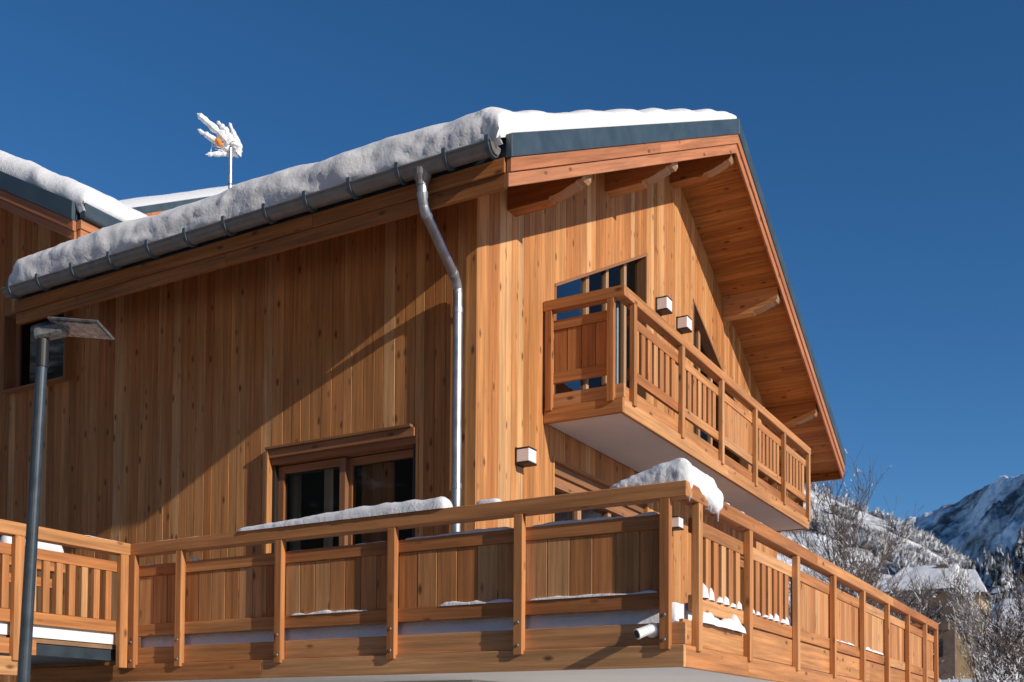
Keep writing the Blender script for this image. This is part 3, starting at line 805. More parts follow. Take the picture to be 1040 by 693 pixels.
# strip on the long rail in front of the side window
sn('rail_snow', 'long wedge of snow on the lower handrail in front of the side window', [(.04, 4.55, HT), (.04, 2.13, HT)], lambda t: .17, lambda t: .045+.075*min(1, t*1.5), seed=3, rough=.15)
sn('rail_snow', 'thin sliver of snow at the inner corner of the lower handrail', [(.04, 5.95, HT), (.04, 5.0, HT)], lambda t: .11, lambda t: .014, seed=5)
sn('rail_snow', 'small lump of snow on the handrail below the corner wall lamp', [(.04, 1.87, HT), (.04, 1.62, HT)], lambda t: .12, lambda t: .05, seed=8)
# heap on the outer corner with icicles
heap = empty('snow_heap', 'big rounded heap of snow drooping over the outer corner of the lower balcony rail', 'snow', (.05, .05, HT))
def snow_blobs(name, blobs, parent=None, vox=.016, amp=.010, mat='snow'):
    bm = bmesh.new()
    for (x, y, z, rx, ry, rz_) in blobs:
        bmesh.ops.create_icosphere(bm, subdivisions=3, radius=1, matrix=Matrix.Translation((x, y, z)) @ Matrix.Diagonal((rx, ry, rz_, 1)))
    me = bpy.data.meshes.new(name); bm.to_mesh(me); bm.free(); me.materials.append(M[mat])
    o = bpy.data.objects.new(name, me); COL.objects.link(o)
    r_ = o.modifiers.new('remesh', 'REMESH'); r_.mode = 'VOXEL'; r_.voxel_size = vox; r_.use_smooth_shade = True
    sm = o.modifiers.new('smooth', 'SMOOTH'); sm.iterations = 6; sm.factor = .5
    tx = bpy.data.textures.get('snow clouds') or bpy.data.textures.new('snow clouds', 'CLOUDS'); tx.noise_scale = .11; tx.noise_depth = 3
    d_ = o.modifiers.new('lumps', 'DISPLACE'); d_.texture = tx; d_.strength = amp*3; d_.mid_level = .5
    if parent:
        me.transform(Matrix.Translation(-parent.location)); o.parent = parent
    return o
hb = []
for i in range(9):
    t = i/8; y = .55-.49*t; r_ = .04+.115*t**.8
    hb.append((.055+.02*t, y, HT+.35*r_, .055+.025*t, .10+.02*t, r_))
for i in range(7):
    t = i/6; hb.append((.12+.42*t, .075-.03*t, HT+.05-.02*t, .11, .09+.03*t, .150-.012*t))
hb += [(.50, -.01, HT-.02, .11, .09, .11), (.56, -.045, HT-.085, .07, .05, .075), (.60, -.04, HT-.04, .08, .06, .10)]
snow_blobs('snow_mound', hb, heap)
for (x, y, l) in ((.56, -.07, .06), (.47, -.045, .05), (.05, -.024, .04), (.63, -.05, .1)):
    mb = MB(); mb.tube([(x, y, HT-.10), (x, y, HT-.10-l*.5), (x+.002, y, HT-.11-l)], [.014, .008, .001], 6); part(mb, 'icicle', M['ice'], heap)
# scattered remnants
mb = MB()
def strip(p0, p1, w, h, s): snow_sweep(mb, [p0, p1], lambda t: w, lambda t: h, seed=s, rough=.8, n=6, step=.025)
for (a, b, h) in ((.22, 1.36, .022), (1.50, 2.62, .024), (3.2, 2.8, .01), (3.96, 3.75, .006)): strip((.055, a, 1.188), (.055, b, 1.188), .05, h, a*7)
for (a, b, h) in ((.22, 1.36, .016), (1.5, 2.25, .028), (3.0, 3.9, .02)): strip((.037, a, .582), (.037, b, .582), .03, h, a*5)
for y in (5.23, 5.85): strip((.05, y, 1.188), (.05, y-.12, 1.188), .06, .03, y)
for i in range(6):
    c = .49+i*.178
    strip((c-.02, .05, .582), (c+.10, .05, .582), .09, R.uniform(.05, .10), c*3)
for i in range(7):
    c = 1.74+i*.19
    strip((c-.02, .05, .582), (c+.10, .05, .582), .09, R.uniform(.03, .075), c*3)
strip((.40, .035, .375), (1.50, .035, .375), .11, .085, 31)
for (x, l, h) in ((.95, .12, .035), (1.35, .2, .03), (1.75, .25, .02), (2.5, .3, .012), (3.4, .2, .03), (5.3, .3, .02)): strip((x, .03, HT), (x+l, .03, HT), .10, h, x)
strip((4.7, .05, .582), (5.9, .05, .582), .06, .02, 3)
strip((6.3, .04, .582), (7.6, .04, .582), .06, .03, 4)
strip((-.62, 6.04, HT), (-.05, 6.04, HT), .1, .010, 6)
strip((UX+1.3, UY+.05, UZ+HT), (UX+7.6, UY+.05, UZ+HT), .12, .022, 9)
o = mb.build('snow_remnants', M['snow']); tag(o, 'thin remnants of snow along the rails and between the balusters', 'snow', kind='stuff')
# snow lying on the decks
mb = MB()
def deck_snow(x0, x1, y0, y1, z, h, seed, nx, ny):
    rows = []
    for i in range(nx+1):
        row = []
        for k in range(ny+1):
            x = x0+(x1-x0)*max(0, min(1, (i-1)/(nx-2))); y = y0+(y1-y0)*max(0, min(1, (k-1)/(ny-2))); e = 0 if i in (0, nx) or k in (0, ny) else 1
            row.append((x, y, z+e*h*(1+.15*fbm((x*2, y*2, seed), 3))))
        rows.append(row)
    mb.grid(rows)
deck_snow(.085, 1.45, .1, 5.95, .188, .33, 1, 30, 120)
o = mb.build('deck_snow', M['snow']); tag(o, 'grey shaded snow lying on the lower deck behind the panelled railing', 'snow')
mb = MB(); deck_snow(1.46, 11.9, .09, 1.9, .188, .30, 4, 160, 30)
o = mb.build('deck_snow', M['snow']); tag(o, 'bright snow lying on the lower deck behind the sunlit balusters', 'snow')
mb = MB(); deck_snow(-5, -.12, 6.1, 7.6, .374, .21, 7, 80, 30)
o = mb.build('deck_snow', M['snow']); tag(o, 'snow lying on the walkway behind the left railing', 'snow')
sn('rail_snow', 'block of snow on the far railing of the walkway behind the street lamp', [(.5, 7.74, HT), (-.28, 7.74, HT)], lambda t: .2, lambda t: .27, seed=21, rough=.06)
sn('rail_snow', 'block of snow on the far railing of the walkway at the left edge', [(-.36, 7.74, HT), (-1.9, 7.74, HT)], lambda t: .2, lambda t: .27, seed=23, rough=.06)

# ------------------------------------------------------------------ antenna
AX, AY = 2.33, 7.0
ant = empty('antenna', 'snow caked television antenna on a thin mast above the snowy roof', 'antenna', (AX, AY, rz(AX)))
mb = MB(); mb.tube([(AX, AY, rz(AX)-.05), (AX, AY, 6.93)], .024, 12); part(mb, 'mast', M['galv'], ant)
mb = MB(); mb.tube([(AX, AY, 6.45), (AX, AY, 6.47)], .027, 12); part(mb, 'mast_joint', M['bracket'], ant)
rt = V((.4957, -.8685, 0)); fwv = V((.8685, .4957, 0)); upv = V((0, 0, 1)); A0 = V((AX, AY, 6.87))
def ap(a, b, c=0): return A0+rt*a*.0125+upv*b*.0125+fwv*c*.0125      # in photo pixels from the mast top
def finger(pts, r, seed):
    mb = MB(); P = [ap(*p) for p in pts]; Q = []; rr = []
    for i, (a, b) in enumerate(zip(P, P[1:])):
        for k in range(8):
            t = (i+k/8)/(len(P)-1); Q.append(a.lerp(b, k/8)+V((noise.noise(a*30+V((k, seed, 0))), noise.noise(a*30+V((seed, k, 3))), noise.noise(a*30+V((1, seed, k)))))*.006)
            rr.append(max(.003, (r[0]+(r[1]-r[0])*t)*1.12*(.75+.7*noise.noise(V((t*9+seed, seed, 0))))))
    Q.append(P[-1]); rr.append(.002); mb.tube(Q, rr, 8); return mb
for i, (p, r) in enumerate((([(-2, 10, 2), (-12, 20, -4), (-31, 33, -14)], (.075, .040)), ([(-4, 6, 4), (-16, 12, -2), (-32, 20, -8)], (.055, .032)), ([(-1, 14, 4), (-6, 24, 2), (-14, 32, -2)], (.065, .03)),
                            ([(2, 8, 6), (3, 18, 6), (-3, 34, 4)], (.06, .014)), ([(5, 4, 8), (8, 10, 8), (0, 30, 8)], (.05, .012)), ([(0, 1, 4), (-12, -1, 0), (-24, -5, -6)], (.04, .025)))):
    part(finger(p, r, i*3.1), 'element', M['snow'], ant)
mb = MB()
for k in range(5): mb.tube([ap(-19+k*1.5, 10-k*3.2, -1), ap(0, 7-k*2, 5)], .007, 5)
mb.tube([ap(-18, 12, -1), ap(-20, -4, -3)], .006, 5)
part(mb, 'reflector_bars', M['snow'], ant)
mb = MB(); mb.grid([[ap(2+4*math.sin(k*.5), 2+5*i+k*.0, 6+1.5*math.cos(i+k)) if 0 else ap(-6+2.2*k, 0+4*i+noise.noise(V((k, i, 0)))*2+(6-k)*.9, 7+noise.noise(V((i, k, 4)))*2) for k in range(6-i//2)]+[ap(-6+2.2*(5-i//2), 4*i, 7)]*(i//2) for i in range(7)])
o = part(mb, 'reflector', M['snow'], ant); s = o.modifiers.new('thick', 'SOLIDIFY'); s.thickness = .06
mb = MB(); mb.tube([ap(-13, 11, -6), ap(-12, 9.5, -6.5), ap(-9, 5, -6), ap(-8, 4, -6)], [.02, .036, .036, .02], 10); part(mb, 'dipole_box', M['orange'], ant)

# ------------------------------------------------------------------ chalet further up behind
def plain_house(name, label, cat, ridge_ax, x0, x1, y0, y1, zb, ze, pitch, over, wallm, snow=.35, loc=None, windows=()):
    t = empty(name, label, cat, ((x0+x1)/2, (y0+y1)/2, zb))
    mb = MB()
    if ridge_ax == 'Y':
        xm = (x0+x1)/2; zr = ze+pitch*(xm-x0)
        mb.prism([(x0, zb), (x1, zb), (x1, ze), (xm, zr), (x0, ze)], 'Y', y0, y1, V((0, 0, 1)))
        f = lambda q: zr-pitch*abs(q-xm); lo, hi = x0-over, x1+over; a0, a1 = y0-over, y1+over; mid = xm; ax = 'Y'
    else:
        ym = (y0+y1)/2; zr = ze+pitch*(ym-y0)
        mb.prism([(y0, zb), (y1, zb), (y1, ze), (ym, zr), (y0, ze)], 'X', x0, x1, V((0, 0, 1)))
        f = lambda q: zr-pitch*abs(q-ym); lo, hi = y0-over, y1+over; a0, a1 = x0-over, x1+over; mid = ym; ax = 'X'
    part(mb, 'wall', wallm, t)
    mb = MB(); sb = MB(); vb = MB()
    for p, q in ((lo, mid), (mid, hi)):
        mb.prism([(p, f(p)+.02), (q, f(q)+.02), (q, f(q)+.24), (p, f(p)+.24)], ax, a0, a1)
        vb.prism([(p, f(p)-.22), (q, f(q)-.22), (q, f(q)+.015), (p, f(p)+.015)], ax, a0+.01, a0+.07)
        vb.prism([(p, f(p)-.22), (q, f(q)-.22), (q, f(q)+.015), (p, f(p)+.015)], ax, a1-.07, a1-.01)
    roof_ = part(mb, 'roof', M['flash'], t); part(vb, 'verge_board', M['verge'], roof_)
    rows = []; N = 40
    for i in range(31):
        a = a0+(a1-a0)*i/30; row = []
        for k in range(N+1):
            q = lo-.1+(hi-lo+.2)*k/N; e = min(1, min(i, 30-i)/1.2, min(k, N-k)/1.5)
            z = f(q)+.235+snow*math.sqrt(max(0, 1-(1-e)**2))*(1+.12*fbm((a*.5, q*.5, 3)))
            if abs(q-mid) < 1: z -= .12*(1-abs(q-mid))
            row.append((a, q, z) if ax == 'X' else (q, a, z))
        rows.append(row)
    sb.grid(rows); part(sb, 'snow_cover', M['snow'], roof_)
    for (face, u, z, w, h) in windows:
        wb = MB(); fb = MB()
        if face == 'x0': wb.box(x0-.05, x0+.02, u-w/2, u+w/2, z, z+h); fb.box(x0-.09, x0+.03, u-w/2-.1, u+w/2+.1, z-.1, z); fb.box(x0-.09, x0+.03, u-w/2-.1, u+w/2+.1, z+h, z+h+.1)
        else: wb.box(u-w/2, u+w/2, y0-.05, y0+.02, z, z+h); fb.box(u-w/2-.1, u+w/2+.1, y0-.09, y0+.03, z-.1, z); fb.box(u-w/2-.1, u+w/2+.1, y0-.09, y0+.03, z+h, z+h+.1)
        fr = part(fb, 'window', M['frame'], t); part(wb, 'pane', M['glasshouse'], fr)
    return t
plain_house('chalet', 'neighbouring chalet whose snowy blue edged gable shows behind the main roof by the antenna', 'chalet', 'Y', 13.3, 24.0, 22.0, 34, -1.2, 13.95, .545, .9, M['larch'], .32,
            windows=(('y0', 16, 8, 1.4, 1.3), ('y0', 20, 8, 1.4, 1.3), ('y0', 18.6, 11.5, 1.4, 1.3)))

# ------------------------------------------------------------------ ground, mountains
CAM = V((-7.8374, -2.9748, -.5117))
def sst(a, b, x): t = max(0, min(1, (x-a)/(b-a))); return t*t*(3-2*t)
def gh(x, y):
    d = x-.15*y
    z = GZ+7.0*sst(14, 110, d)+26*sst(90, 330, d)+60*sst(250, 800, d)
    return z+.25*fbm((x*.06, y*.06, 1), 3)*sst(12, 40, math.hypot(x-6, y-8))
mb = MB(); rows = []
rad = [0.5, 3, 6, 9, 12, 16, 20, 25, 30, 36, 43, 51, 60, 70, 82, 95, 110, 130, 155, 185, 220, 270, 340, 430, 560, 800, 1300, 2300, 4200]
for r_ in rad:
    rows.append([(CAM.x+r_*math.cos(a), CAM.y+r_*math.sin(a), gh(CAM.x+min(r_, 700)*math.cos(a), CAM.y+min(r_, 700)*math.sin(a))-(0 if r_ < 600 else (r_-600)*.02)) for a in [2*math.pi*k/180 for k in range(181)]])
mb.grid(rows); tag(mb.build('ground', M['snowground']), kind='structure')

def interp(tab, a):
    if a >= tab[0][0]: return tab[0][1]
    for (a0, z0_), (a1, z1_) in zip(tab, tab[1:]):
        if a >= a1: t = (a-a1)/(a0-a1); return z1_+(z0_-z1_)*t
    return tab[-1][1]
def mountain(name, tab, dr_, db_, zb, mat, amp, fr, az0, az1, n=220, m=40, power=1.15, spur=0, dtab=None, jag_=0):
    mb = MB(); rows = []
    for i in range(m+9):
        t = i/m; row = []
        for k in range(n+1):
            az = az0+(az1-az0)*k/n; a = math.radians(az); k_ = interp(dtab, az) if dtab else 1; dr, db = dr_*k_, db_*k_; H = interp(tab, az)*dr+CAM.z
            if t <= 1: d = db+(dr-db)*t; z = zb+(H-zb)*t**power
            else: d = dr+(dr-db)*(t-1)*1.3; z = H-(H-zb)*(t-1)*1.2
            x = CAM.x+d*math.cos(a); y = CAM.y+d*math.sin(a)
            w = 4*t*(1-t) if t < 1 else 0
            nz = fbm((x*fr, y*fr, 2.2), 6)*amp*(w+.10)
            ridge = (1-abs(fbm((x*fr*.6+spur, y*fr*.6, 7), 3)))*amp*1.1*w
            jag = jag_*fbm((az*1.9, t*3, 5), 5)*max(0, 1-abs(1-t)*3)
            row.append((x, y, z+nz+ridge*.7-(amp*.4*w)+jag))
        rows.append(row)
    mb.grid(rows); return tag(mb.build(name, mat), kind='structure')
M1 = [(40, .30), (30, .29), (20.53, .268), (17.53, .2423), (14.6, .2194), (12.69, .2011), (10.6, .1835), (9.0, .165), (7.23, .142), (4.65, .113), (0, .08), (-10, .05), (-30, .04)]
M3 = [(40, .17), (14.61, .178), (11.76, .1835), (10.6, .184), (9.68, .1868), (8.77, .1917), (7.87, .1974), (6.98, .2035), (6.6, .2085), (6.32, .2115), (5.67, .2150), (4.59, .2190), (2.92, .2244), (0.09, .2348), (-12, .25), (-40, .2)]
R1 = [(40, .05), (14, .065), (12.72, .078), (10.85, .092), (9.47, .108), (8.11, .124), (6.34, .140), (4.62, .156), (2.11, .18), (-6, .22), (-30, .23)]
mountain('mountain', M3, 1900, 1000, 60, M['mtfar'], 42, .0075, -20, 25, 520, 90, jag_=5, dtab=[(12, 1.12), (8, 1.1), (6.9, 1.08), (6.3, 1.03), (5.6, .97), (4.6, .90), (2.5, .82), (-10, .75)])
hill1 = mountain('wooded_hill', M1, 720, 380, 22, M['mtnear'], 9, .012, -30, 40, 260, 40)
hill2 = mountain('foothill', R1, 400, 190, 14, M['mtnear'], 5, .02, -30, 40, 200, 30)

R0 = [(250, .10), (232, .26), (215, .44), (190, .52), (150, .52), (115, .44), (95, .30), (75, .12)]
unseen_hill = mountain('foothill', R0, 330, 90, 2, M['mtdark'], 6, .02, 75, 250, 160, 30)  # unseen hill, added to block skylight and darken the window reflections
mb = MB(); rows = []
for i in range(61):
    y = -60+i*2.5; rows.append([(x, y, max(gh(x, y)+.012, GZ+.012)+.0) for x in (-16, -13, -10, -7, -4, -1.2)])
mb.grid(rows); tag(mb.build('unseen_road', M['asphalt']), kind='structure')  # unseen dark strip, added to cut snow bounce on the side wall
# woods seen as masses
def sampler(o):
    me = o.data; polys = [p for p in me.polygons]
    return me, polys
def wood_mass(name, label, hill, count, mat, kind, hmin, hmax, azr, seed, tmin=.0, tmax=1.0, nrow=None):
    rr = random.Random(seed); mb = MB(); me = hill.data; P = list(me.polygons); c = 0; tries = 0
    while c < count and tries < count*60:
        tries += 1; p = P[rr.randrange(len(P))]; q = p.center; a = math.degrees(math.atan2(q.y-CAM.y, q.x-CAM.x))
        if not azr[0] < a < azr[1] or p.normal.x > .15: continue
        if tmax < 1 and math.hypot(q.x-CAM.x, q.y-CAM.y) > 380+340*tmax and rr.random() < .8: continue
        v = [V(me.vertices[i].co) for i in p.vertices]; s, t = rr.random(), rr.random()
        b = v[0]+(v[1]-v[0])*s+(v[3]-v[0])*t; h = rr.uniform(hmin, hmax); c += 1
        rnd = mb.rnd()
        if kind == 'conifer':
            ph = rr.random()*6
            for lv in range(4):
                z0_ = b.z+h*(.06+.22*lv); z1_ = z0_+h*(.38 if lv < 3 else .30); r_ = h*(.21-.045*lv)*rr.uniform(.8, 1.2); n = 6
                ring = [V((b.x+r_*math.cos(ph+6.283*k/n)*rr.uniform(.7, 1.2), b.y+r_*math.sin(ph+6.283*k/n)*rr.uniform(.7, 1.2), z0_+rr.uniform(-.04, .04)*h)) for k in range(n)]; apx = V((b.x, b.y, z1_))
                for k in range(n): mb.face([ring[k], ring[(k+1) % n], apx], None, rnd)
        else:
            for k in range(9):
                an = rr.random()*6.283; el = rr.uniform(.35, 1.5); L = h*rr.uniform(.4, .8); st_ = V((b.x, b.y, b.z+h*rr.uniform(.05, .4)))
                d = V((math.cos(an)*math.cos(el), math.sin(an)*math.cos(el), math.sin(el))); sd = V((-math.sin(an), math.cos(an), rr.uniform(-.5, .5)))*h*rr.uniform(.04, .11)
                m_ = st_+d*L*.55
                mb.face([st_, m_+sd, st_+d*L, m_-sd], None, rnd)
    return tag(mb.build(name, mat), label, 'woodland', kind='stuff')
wood_mass('woodland', 'frosted grey white deciduous wood covering the hillside beyond the balcony', hill1, 17000, M['frosttree'], 'decid', 4, 9, (5.5, 17), 1, tmax=.9)
wood_mass('conifer_forest', 'dark snow dusted conifer forest on the slope at the right edge', hill2, 2400, M['conifer'], 'conifer', 4, 8, (-1, 9.8), 2)
wood_mass('woodland', 'frosted bare wood at the foot of the hill behind the far houses', hill2, 1300, M['frosttree'], 'decid', 4, 9, (8.4, 20), 3)

# far houses
M['ochre'] = simple('ochre render', (.52, .38, .20), .9, 0, .8, .15)
M['greywood'] = simple('weathered brown timber', (.16, .11, .08), .85, 0, 1.5, .3)
fh = empty('house', 'big snow roofed house with ochre corner half hidden by bare trees', 'house', (98, 13, 4))
def fbox(nm, mat, *b, parent=fh): mb = MB(); mb.box(*b); return part(mb, nm, mat, parent)
fbox('wall', M['greywood'], 97, 106, 11.2, 17.2, 2.5, 12.6); fbox('wall', M['ochre'], 98.5, 106, 9.3, 11.19, 2.5, 12.4)
def snowroof(nm, pts_lo, pts_hi, th, parent):
    mb = MB(); rows = []
    for i in range(13):
        s = i/12; row = []
        for k in range(25):
            t = k/24; a = V(pts_lo[0]).lerp(V(pts_lo[1]), t); b = V(pts_hi[0]).lerp(V(pts_hi[1]), t); p = a.lerp(b, s)
            row.append(p+V((0, 0, th*(1+.25*fbm(p*.8, 3))*(1 if 0 < i and 0 < k < 24 else .25))))
        rows.append(row)
    mb.grid(rows); return part(mb, nm, M['snow'], parent)
mb = MB(); mb.face([(95.6, 17.6, 12.5), (95.6, 11.0, 12.5), (100.5, 11.3, 15.0), (100.5, 16.4, 15.0)]); mb.face([(95.6, 17.6, 12.3), (95.6, 11.0, 12.3), (100.5, 11.3, 14.8), (100.5, 16.4, 14.8)]); mb.face([(95.6, 17.6, 12.3), (95.6, 11.0, 12.3), (95.6, 11.0, 12.5), (95.6, 17.6, 12.5)])
mb.face([(100.5, 16.4, 15.0), (100.5, 11.3, 15.0), (106.5, 11.0, 12.4), (106.5, 17.6, 12.4)])
hr = part(mb, 'roof', M['greywood'], fh)
snowroof('snow_cover', [(95.5, 17.7, 12.5), (95.5, 10.9, 12.5)], [(100.5, 16.4, 15.0), (100.5, 11.2, 15.0)], .45, hr)
mb = MB(); mb.face([(97.3, 11.2, 12.2), (97.3, 8.6, 12.2), (100.4, 9.9, 14.3), (100.4, 11.2, 14.6)]); mb.face([(97.3, 8.6, 12.2), (105, 8.6, 12.2), (104, 10, 14.3), (100.4, 9.9, 14.3)]); hr2 = part(mb, 'roof', M['greywood'], fh)
snowroof('snow_cover', [(97.2, 11.3, 12.2), (97.2, 8.5, 12.2)], [(100.4, 11.3, 14.6), (100.4, 9.8, 14.3)], .4, hr2)
fbox('chimney', M['greywood'], 99.6, 100.4, 12.0, 13.1, 14.6, 15.35)
for (ya, yb, za, zb2) in ((14.6, 15.6, 9.9, 11.2), (12.4, 13.4, 9.9, 11.2), (14.6, 15.6, 6.6, 8.0), (12.2, 13.6, 6.6, 8.2)): fbox('window', M['glasshouse'], 96.9, 97.02, ya, yb, za, zb2)
for (xa, za) in ((99.6, 9.4), (99.6, 6.2), (102, 9.4)): fbox('window', M['glasshouse'], xa, xa+1.2, 9.22, 9.32, za, za+1.6)
fbox('balcony', M['greywood'], 95.9, 97, 11.6, 17, 9.0, 9.9)
fh2 = empty('house', 'low house with snow covered roof at the right edge behind snowy branches', 'house', (72, 1.5, 3))
fbox('wall', M['greywood'], 69.6, 78, -6, 4.6, 1.5, 5.7, parent=fh2); 
mb = MB(); mb.face([(68.3, 5.4, 5.75), (68.3, -7, 5.75), (73.5, -7, 8.4), (73.5, 5.4, 8.4)]); mb.face([(68.3, 5.4, 5.5), (68.3, -7, 5.5), (68.3, -7, 5.75), (68.3, 5.4, 5.75)]); mb.face([(68.3, 5.4, 5.5), (68.3, -7, 5.5), (73.5, -7, 8.15), (73.5, 5.4, 8.15)]); mb.face([(73.5, 5.4, 8.4), (73.5, -7, 8.4), (79, -7, 5.7), (79, 5.4, 5.7)])
hr3 = part(mb, 'roof', M['yellow'], fh2); snowroof('snow_cover', [(68.2, 5.5, 5.75), (68.2, -7, 5.75)], [(73.5, 5.5, 8.4), (73.5, -7, 8.4)], .4, hr3)
mb = MB(); mb.face([(69.6, 4.6, 5.7), (78, 4.6, 5.7), (73.5, 4.6, 8.1)]); part(mb, 'gable', M['greywood'], fh2)

# ------------------------------------------------------------------ bare trees
def tree(x, y, h, seed, mat, label, spread=.5, dens=1.0, levels=4, snowblobs=0, lean=(0, 0), trunk_r=None, twig=.006, group='bare trees behind the balcony'):
    rr = random.Random(seed); zb_ = gh(x, y)-.1
    t = empty('bare_tree', label, 'tree', (x, y, zb_), group)
    tr = MB(); cr = MB(); cap = [0]
    def limb(mb, p, d, L, r, lev, n):
        pts = [p]; rad_ = [r]; q = V(p); dd = V(d); k = 5 if lev < 2 else 3; ends = []
        for i in range(k):
            dd = (dd+V((rr.gauss(0, .10+.04*lev), rr.gauss(0, .10+.04*lev), rr.gauss(.05, .07)))).normalized()
            q = q+dd*(L/k); pts.append(V(q)); rad_.append(max(twig*.7, r*(1-.75*(i+1)/k))); ends.append((V(q), V(dd), rad_[-1]))
        mb.tube(pts, rad_, n, cap=False)
        return ends
    r0 = trunk_r or h*.011
    e = limb(tr, V((x, y, zb_)), V((lean[0], lean[1], 1)).normalized(), h*.72, r0, 0, 7)
    def grow(ends, lev, L):
        if lev > levels: return
        for i, (q, d, r) in enumerate(ends):
            if lev == 1 and i == 0 and h > 4: continue
            nb = max(1, int(round((3.2 if lev == 1 else 2.5 if lev == 2 else 2.2)*dens+rr.uniform(-.4, .6))))
            for b in range(nb):
                ax_ = V((rr.gauss(0, 1), rr.gauss(0, 1), rr.gauss(0, .35))).normalized()
                nd = (d*(1-spread*.6)+ax_*spread+V((0, 0, .22))).normalized(); l2 = L*rr.uniform(.6, 1.15)
                e2 = limb(cr, q, nd, l2, max(twig, r*.62), lev, 4 if lev < 3 else 3)
                if snowblobs and rr.random() < snowblobs:
                    c = e2[rr.randrange(len(e2))][0]; s_ = rr.uniform(.02, .06)*h/5
                    ring = [c+V((s_*1.5*math.cos(k*1.2566)*rr.uniform(.7, 1.3), s_*1.5*math.sin(k*1.2566)*rr.uniform(.7, 1.3), -s_*.3)) for k in range(5)]
                    for k in range(5): cr.face([ring[k], ring[(k+1) % 5], c+V((0, 0, s_))], None, None, 1)
                grow(e2, lev+1, l2*.55)
    grow(e, 1, h*.30)
    part(tr, 'trunk', mat, t); part(cr, 'crown', [mat, M['snow']], t)
    return t
def at(az, d): a = math.radians(az); return CAM.x+d*math.cos(a), CAM.y+d*math.sin(a)
T = [ # azimuth, distance, height, seed, material, label, spread, dens, levels, snow, twig
 (11.95, 46, 13.6, 11, 'bark', 'tall thin bare tree rising above the ridge line just right of the upper balcony', .40, .95, 3, 0, .013),
 (13.6, 40, 8.2, 12, 'bark_frost', 'frosted bare tree close behind the end of the upper balcony', .5, .95, 3, .1, .012),
 (12.7, 52, 9.6, 31, 'bark_frost', 'frosted bare tree between the upper balcony and the tall thin tree', .5, .95, 3, .1, .013),
 (14.6, 55, 11.0, 32, 'bark', 'dark bare tree partly hidden behind the upper balcony end', .5, .95, 3, 0, .014),
 (11.2, 62, 10.0, 33, 'bark_frost', 'pale frosted tree farther back, right of the tall thin tree', .5, 1.0, 3, .1, .016),
 (10.5, 44, 11.0, 13, 'bark', 'slender bare tree right of the tall thin tree, left of the ochre house', .42, .9, 3, 0, .013),
 (9.7, 40, 7.4, 14, 'bark', 'bare tree with arching branches in front of the left end of the far house roof', .62, .7, 3, 0, .014),
 (7.7, 34, 3.6, 15, 'bark_snowy', 'snowy tree standing before the ochre corner of the far house', .55, 1.1, 3, .2, .010),
 (8.6, 33, 3.7, 16, 'bark_snowy', 'bushy snow laden tree below the brown wall of the far house', .65, 1.5, 3, .4, .010),
 (9.3, 30, 3.5, 17, 'bark_snowy', 'snow laden thicket tree hard against the end of the lower balcony', .7, 1.6, 3, .4, .010),
 (6.0, 36, 6.9, 18, 'bark', 'dark forked bare tree right of the ochre house', .5, .6, 3, 0, .014),
 (5.5, 31, 4.2, 19, 'bark_snowy', 'snow laden tree with pale branches before the low house roof', .6, 1.1, 3, .3, .011),
 (6.7, 28, 3.7, 20, 'bark_snowy', 'low snow covered tree at the bottom edge below the ochre house', .7, 1.6, 3, .4, .010),
 (4.7, 34, 6.4, 21, 'bark', 'bare tree reaching up at the right edge of the photo', .5, 1.0, 3, .0, .013),
 (7.9, 27, 3.3, 22, 'bark_snowy', 'low snow covered shrub tree at the bottom edge next to the balcony end', .75, 1.6, 3, .4, .010),
 (12.9, 34, 8.0, 41, 'bark', 'wispy bare tree with upright twigs close behind the balcony posts', .42, .85, 3, 0, .010),
 (10.0, 50, 9.6, 42, 'bark', 'wispy bare tree standing over the left end of the far house roof', .45, .85, 3, 0, .014),
 (6.5, 52, 9.4, 44, 'bark', 'tall wispy bare tree rising right of the far roof towards the blue mountain', .42, .8, 3, 0, .014),
 (5.9, 42, 8.6, 45, 'bark_frost', 'frosted wispy tree before the dark conifers', .45, .9, 3, 0, .013),
 (4.75, 48, 9.8, 46, 'bark', 'wispy bare tree rising against the mountain at the right edge', .42, .8, 3, 0, .014),
 (5.2, 26, 3.0, 23, 'bark_snowy', 'small snow covered tree in the bottom right corner', .7, 1.5, 3, .4, .010),
]
TS = .72
for az, d, h, sd, mt, lb, sp, dn, lv, sb, tw in T:
    x, y = at(az, d); tree(x, y, h*TS, sd, M[mt], lb, sp, dn, lv, sb, twig=tw)

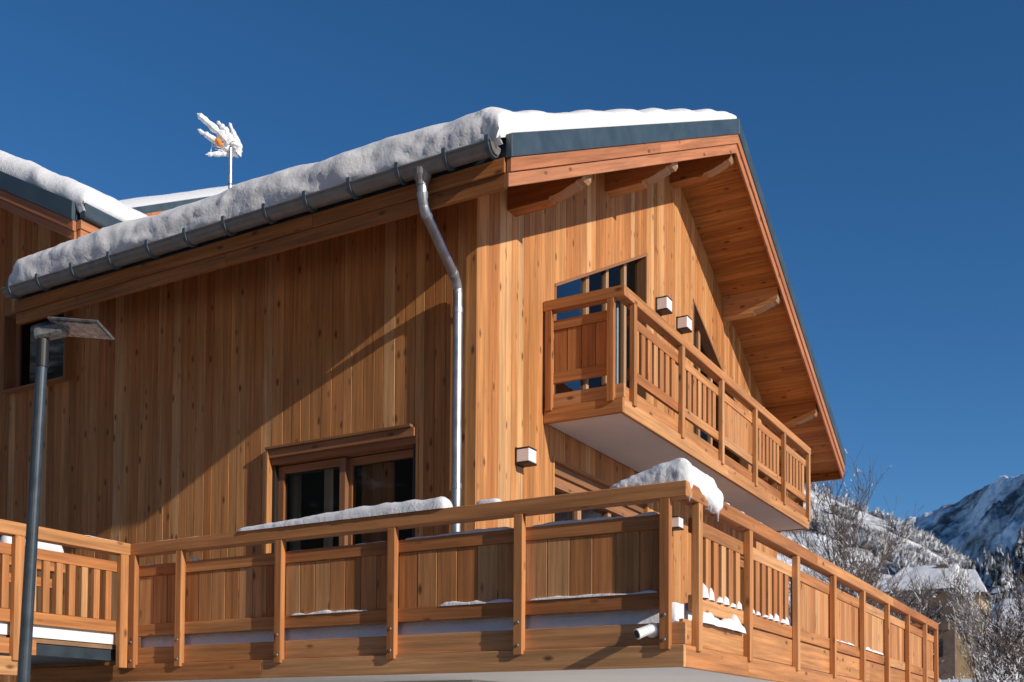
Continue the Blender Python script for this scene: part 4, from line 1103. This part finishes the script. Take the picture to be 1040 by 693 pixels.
# ------------------------------------------------------------------ light, sky, camera
w = bpy.data.worlds.new('World'); scene.world = w; w.use_nodes = True
nt = w.node_tree; bg = nt.nodes['Background']
sky = nt.nodes.new('ShaderNodeTexSky'); sky.sky_type = 'NISHITA'; sky.sun_disc = False
L = V((.18, 1, -.405)).normalized()
elev = math.asin(-L.z); rot = math.atan2(-L.x, -L.y)
sky.sun_elevation = elev; sky.sun_rotation = rot
sky.altitude = 1800; sky.air_density = 1.0; sky.dust_density = .3; sky.ozone_density = 4
hs = nt.nodes.new('ShaderNodeHueSaturation'); hs.inputs['Saturation'].default_value = 1.19; nt.links.new(sky.outputs[0], hs.inputs['Color'])
nt.links.new(hs.outputs[0], bg.inputs[0]); bg.inputs[1].default_value = .095
sd = bpy.data.lights.new('sun', 'SUN'); sd.energy = 3.85; sd.angle = math.radians(.5); sd.color = (1, .915, .80)
so = bpy.data.objects.new('sun', sd); COL.objects.link(so); so.rotation_euler = L.to_track_quat('-Z', 'Y').to_euler(); so.location = (0, -30, 30)
scene.view_settings.view_transform = 'Standard'; scene.view_settings.look = 'None'; scene.view_settings.exposure = .2; scene.view_settings.gamma = 1

YAW, PITCH, ROLL, F, SH = .5182, .0336, .0058, 1115.76, 707.716
fw = V((math.cos(YAW), math.sin(YAW), 0)); rtv = V((math.sin(YAW), -math.cos(YAW), 0)); u0 = V((0, 0, 1))
f2 = fw*math.cos(PITCH)+u0*math.sin(PITCH); u2 = u0*math.cos(PITCH)-fw*math.sin(PITCH)
r3 = rtv*math.cos(ROLL)+u2*math.sin(ROLL); u3 = u2*math.cos(ROLL)-rtv*math.sin(ROLL)
cd = bpy.data.cameras.new('camera'); co = bpy.data.objects.new('camera', cd); COL.objects.link(co)
Mx = Matrix(((r3.x, u3.x, -f2.x, CAM.x), (r3.y, u3.y, -f2.y, CAM.y), (r3.z, u3.z, -f2.z, CAM.z), (0, 0, 0, 1)))
co.matrix_world = Mx
cd.sensor_width = 36; cd.sensor_fit = 'HORIZONTAL'; cd.lens = F*36/1040; cd.shift_y = (SH-346.5)/1040
cd.clip_end = 12000; cd.dof.use_dof = True; cd.dof.focus_distance = 10.5; cd.dof.aperture_fstop = 3.2
scene.camera = co
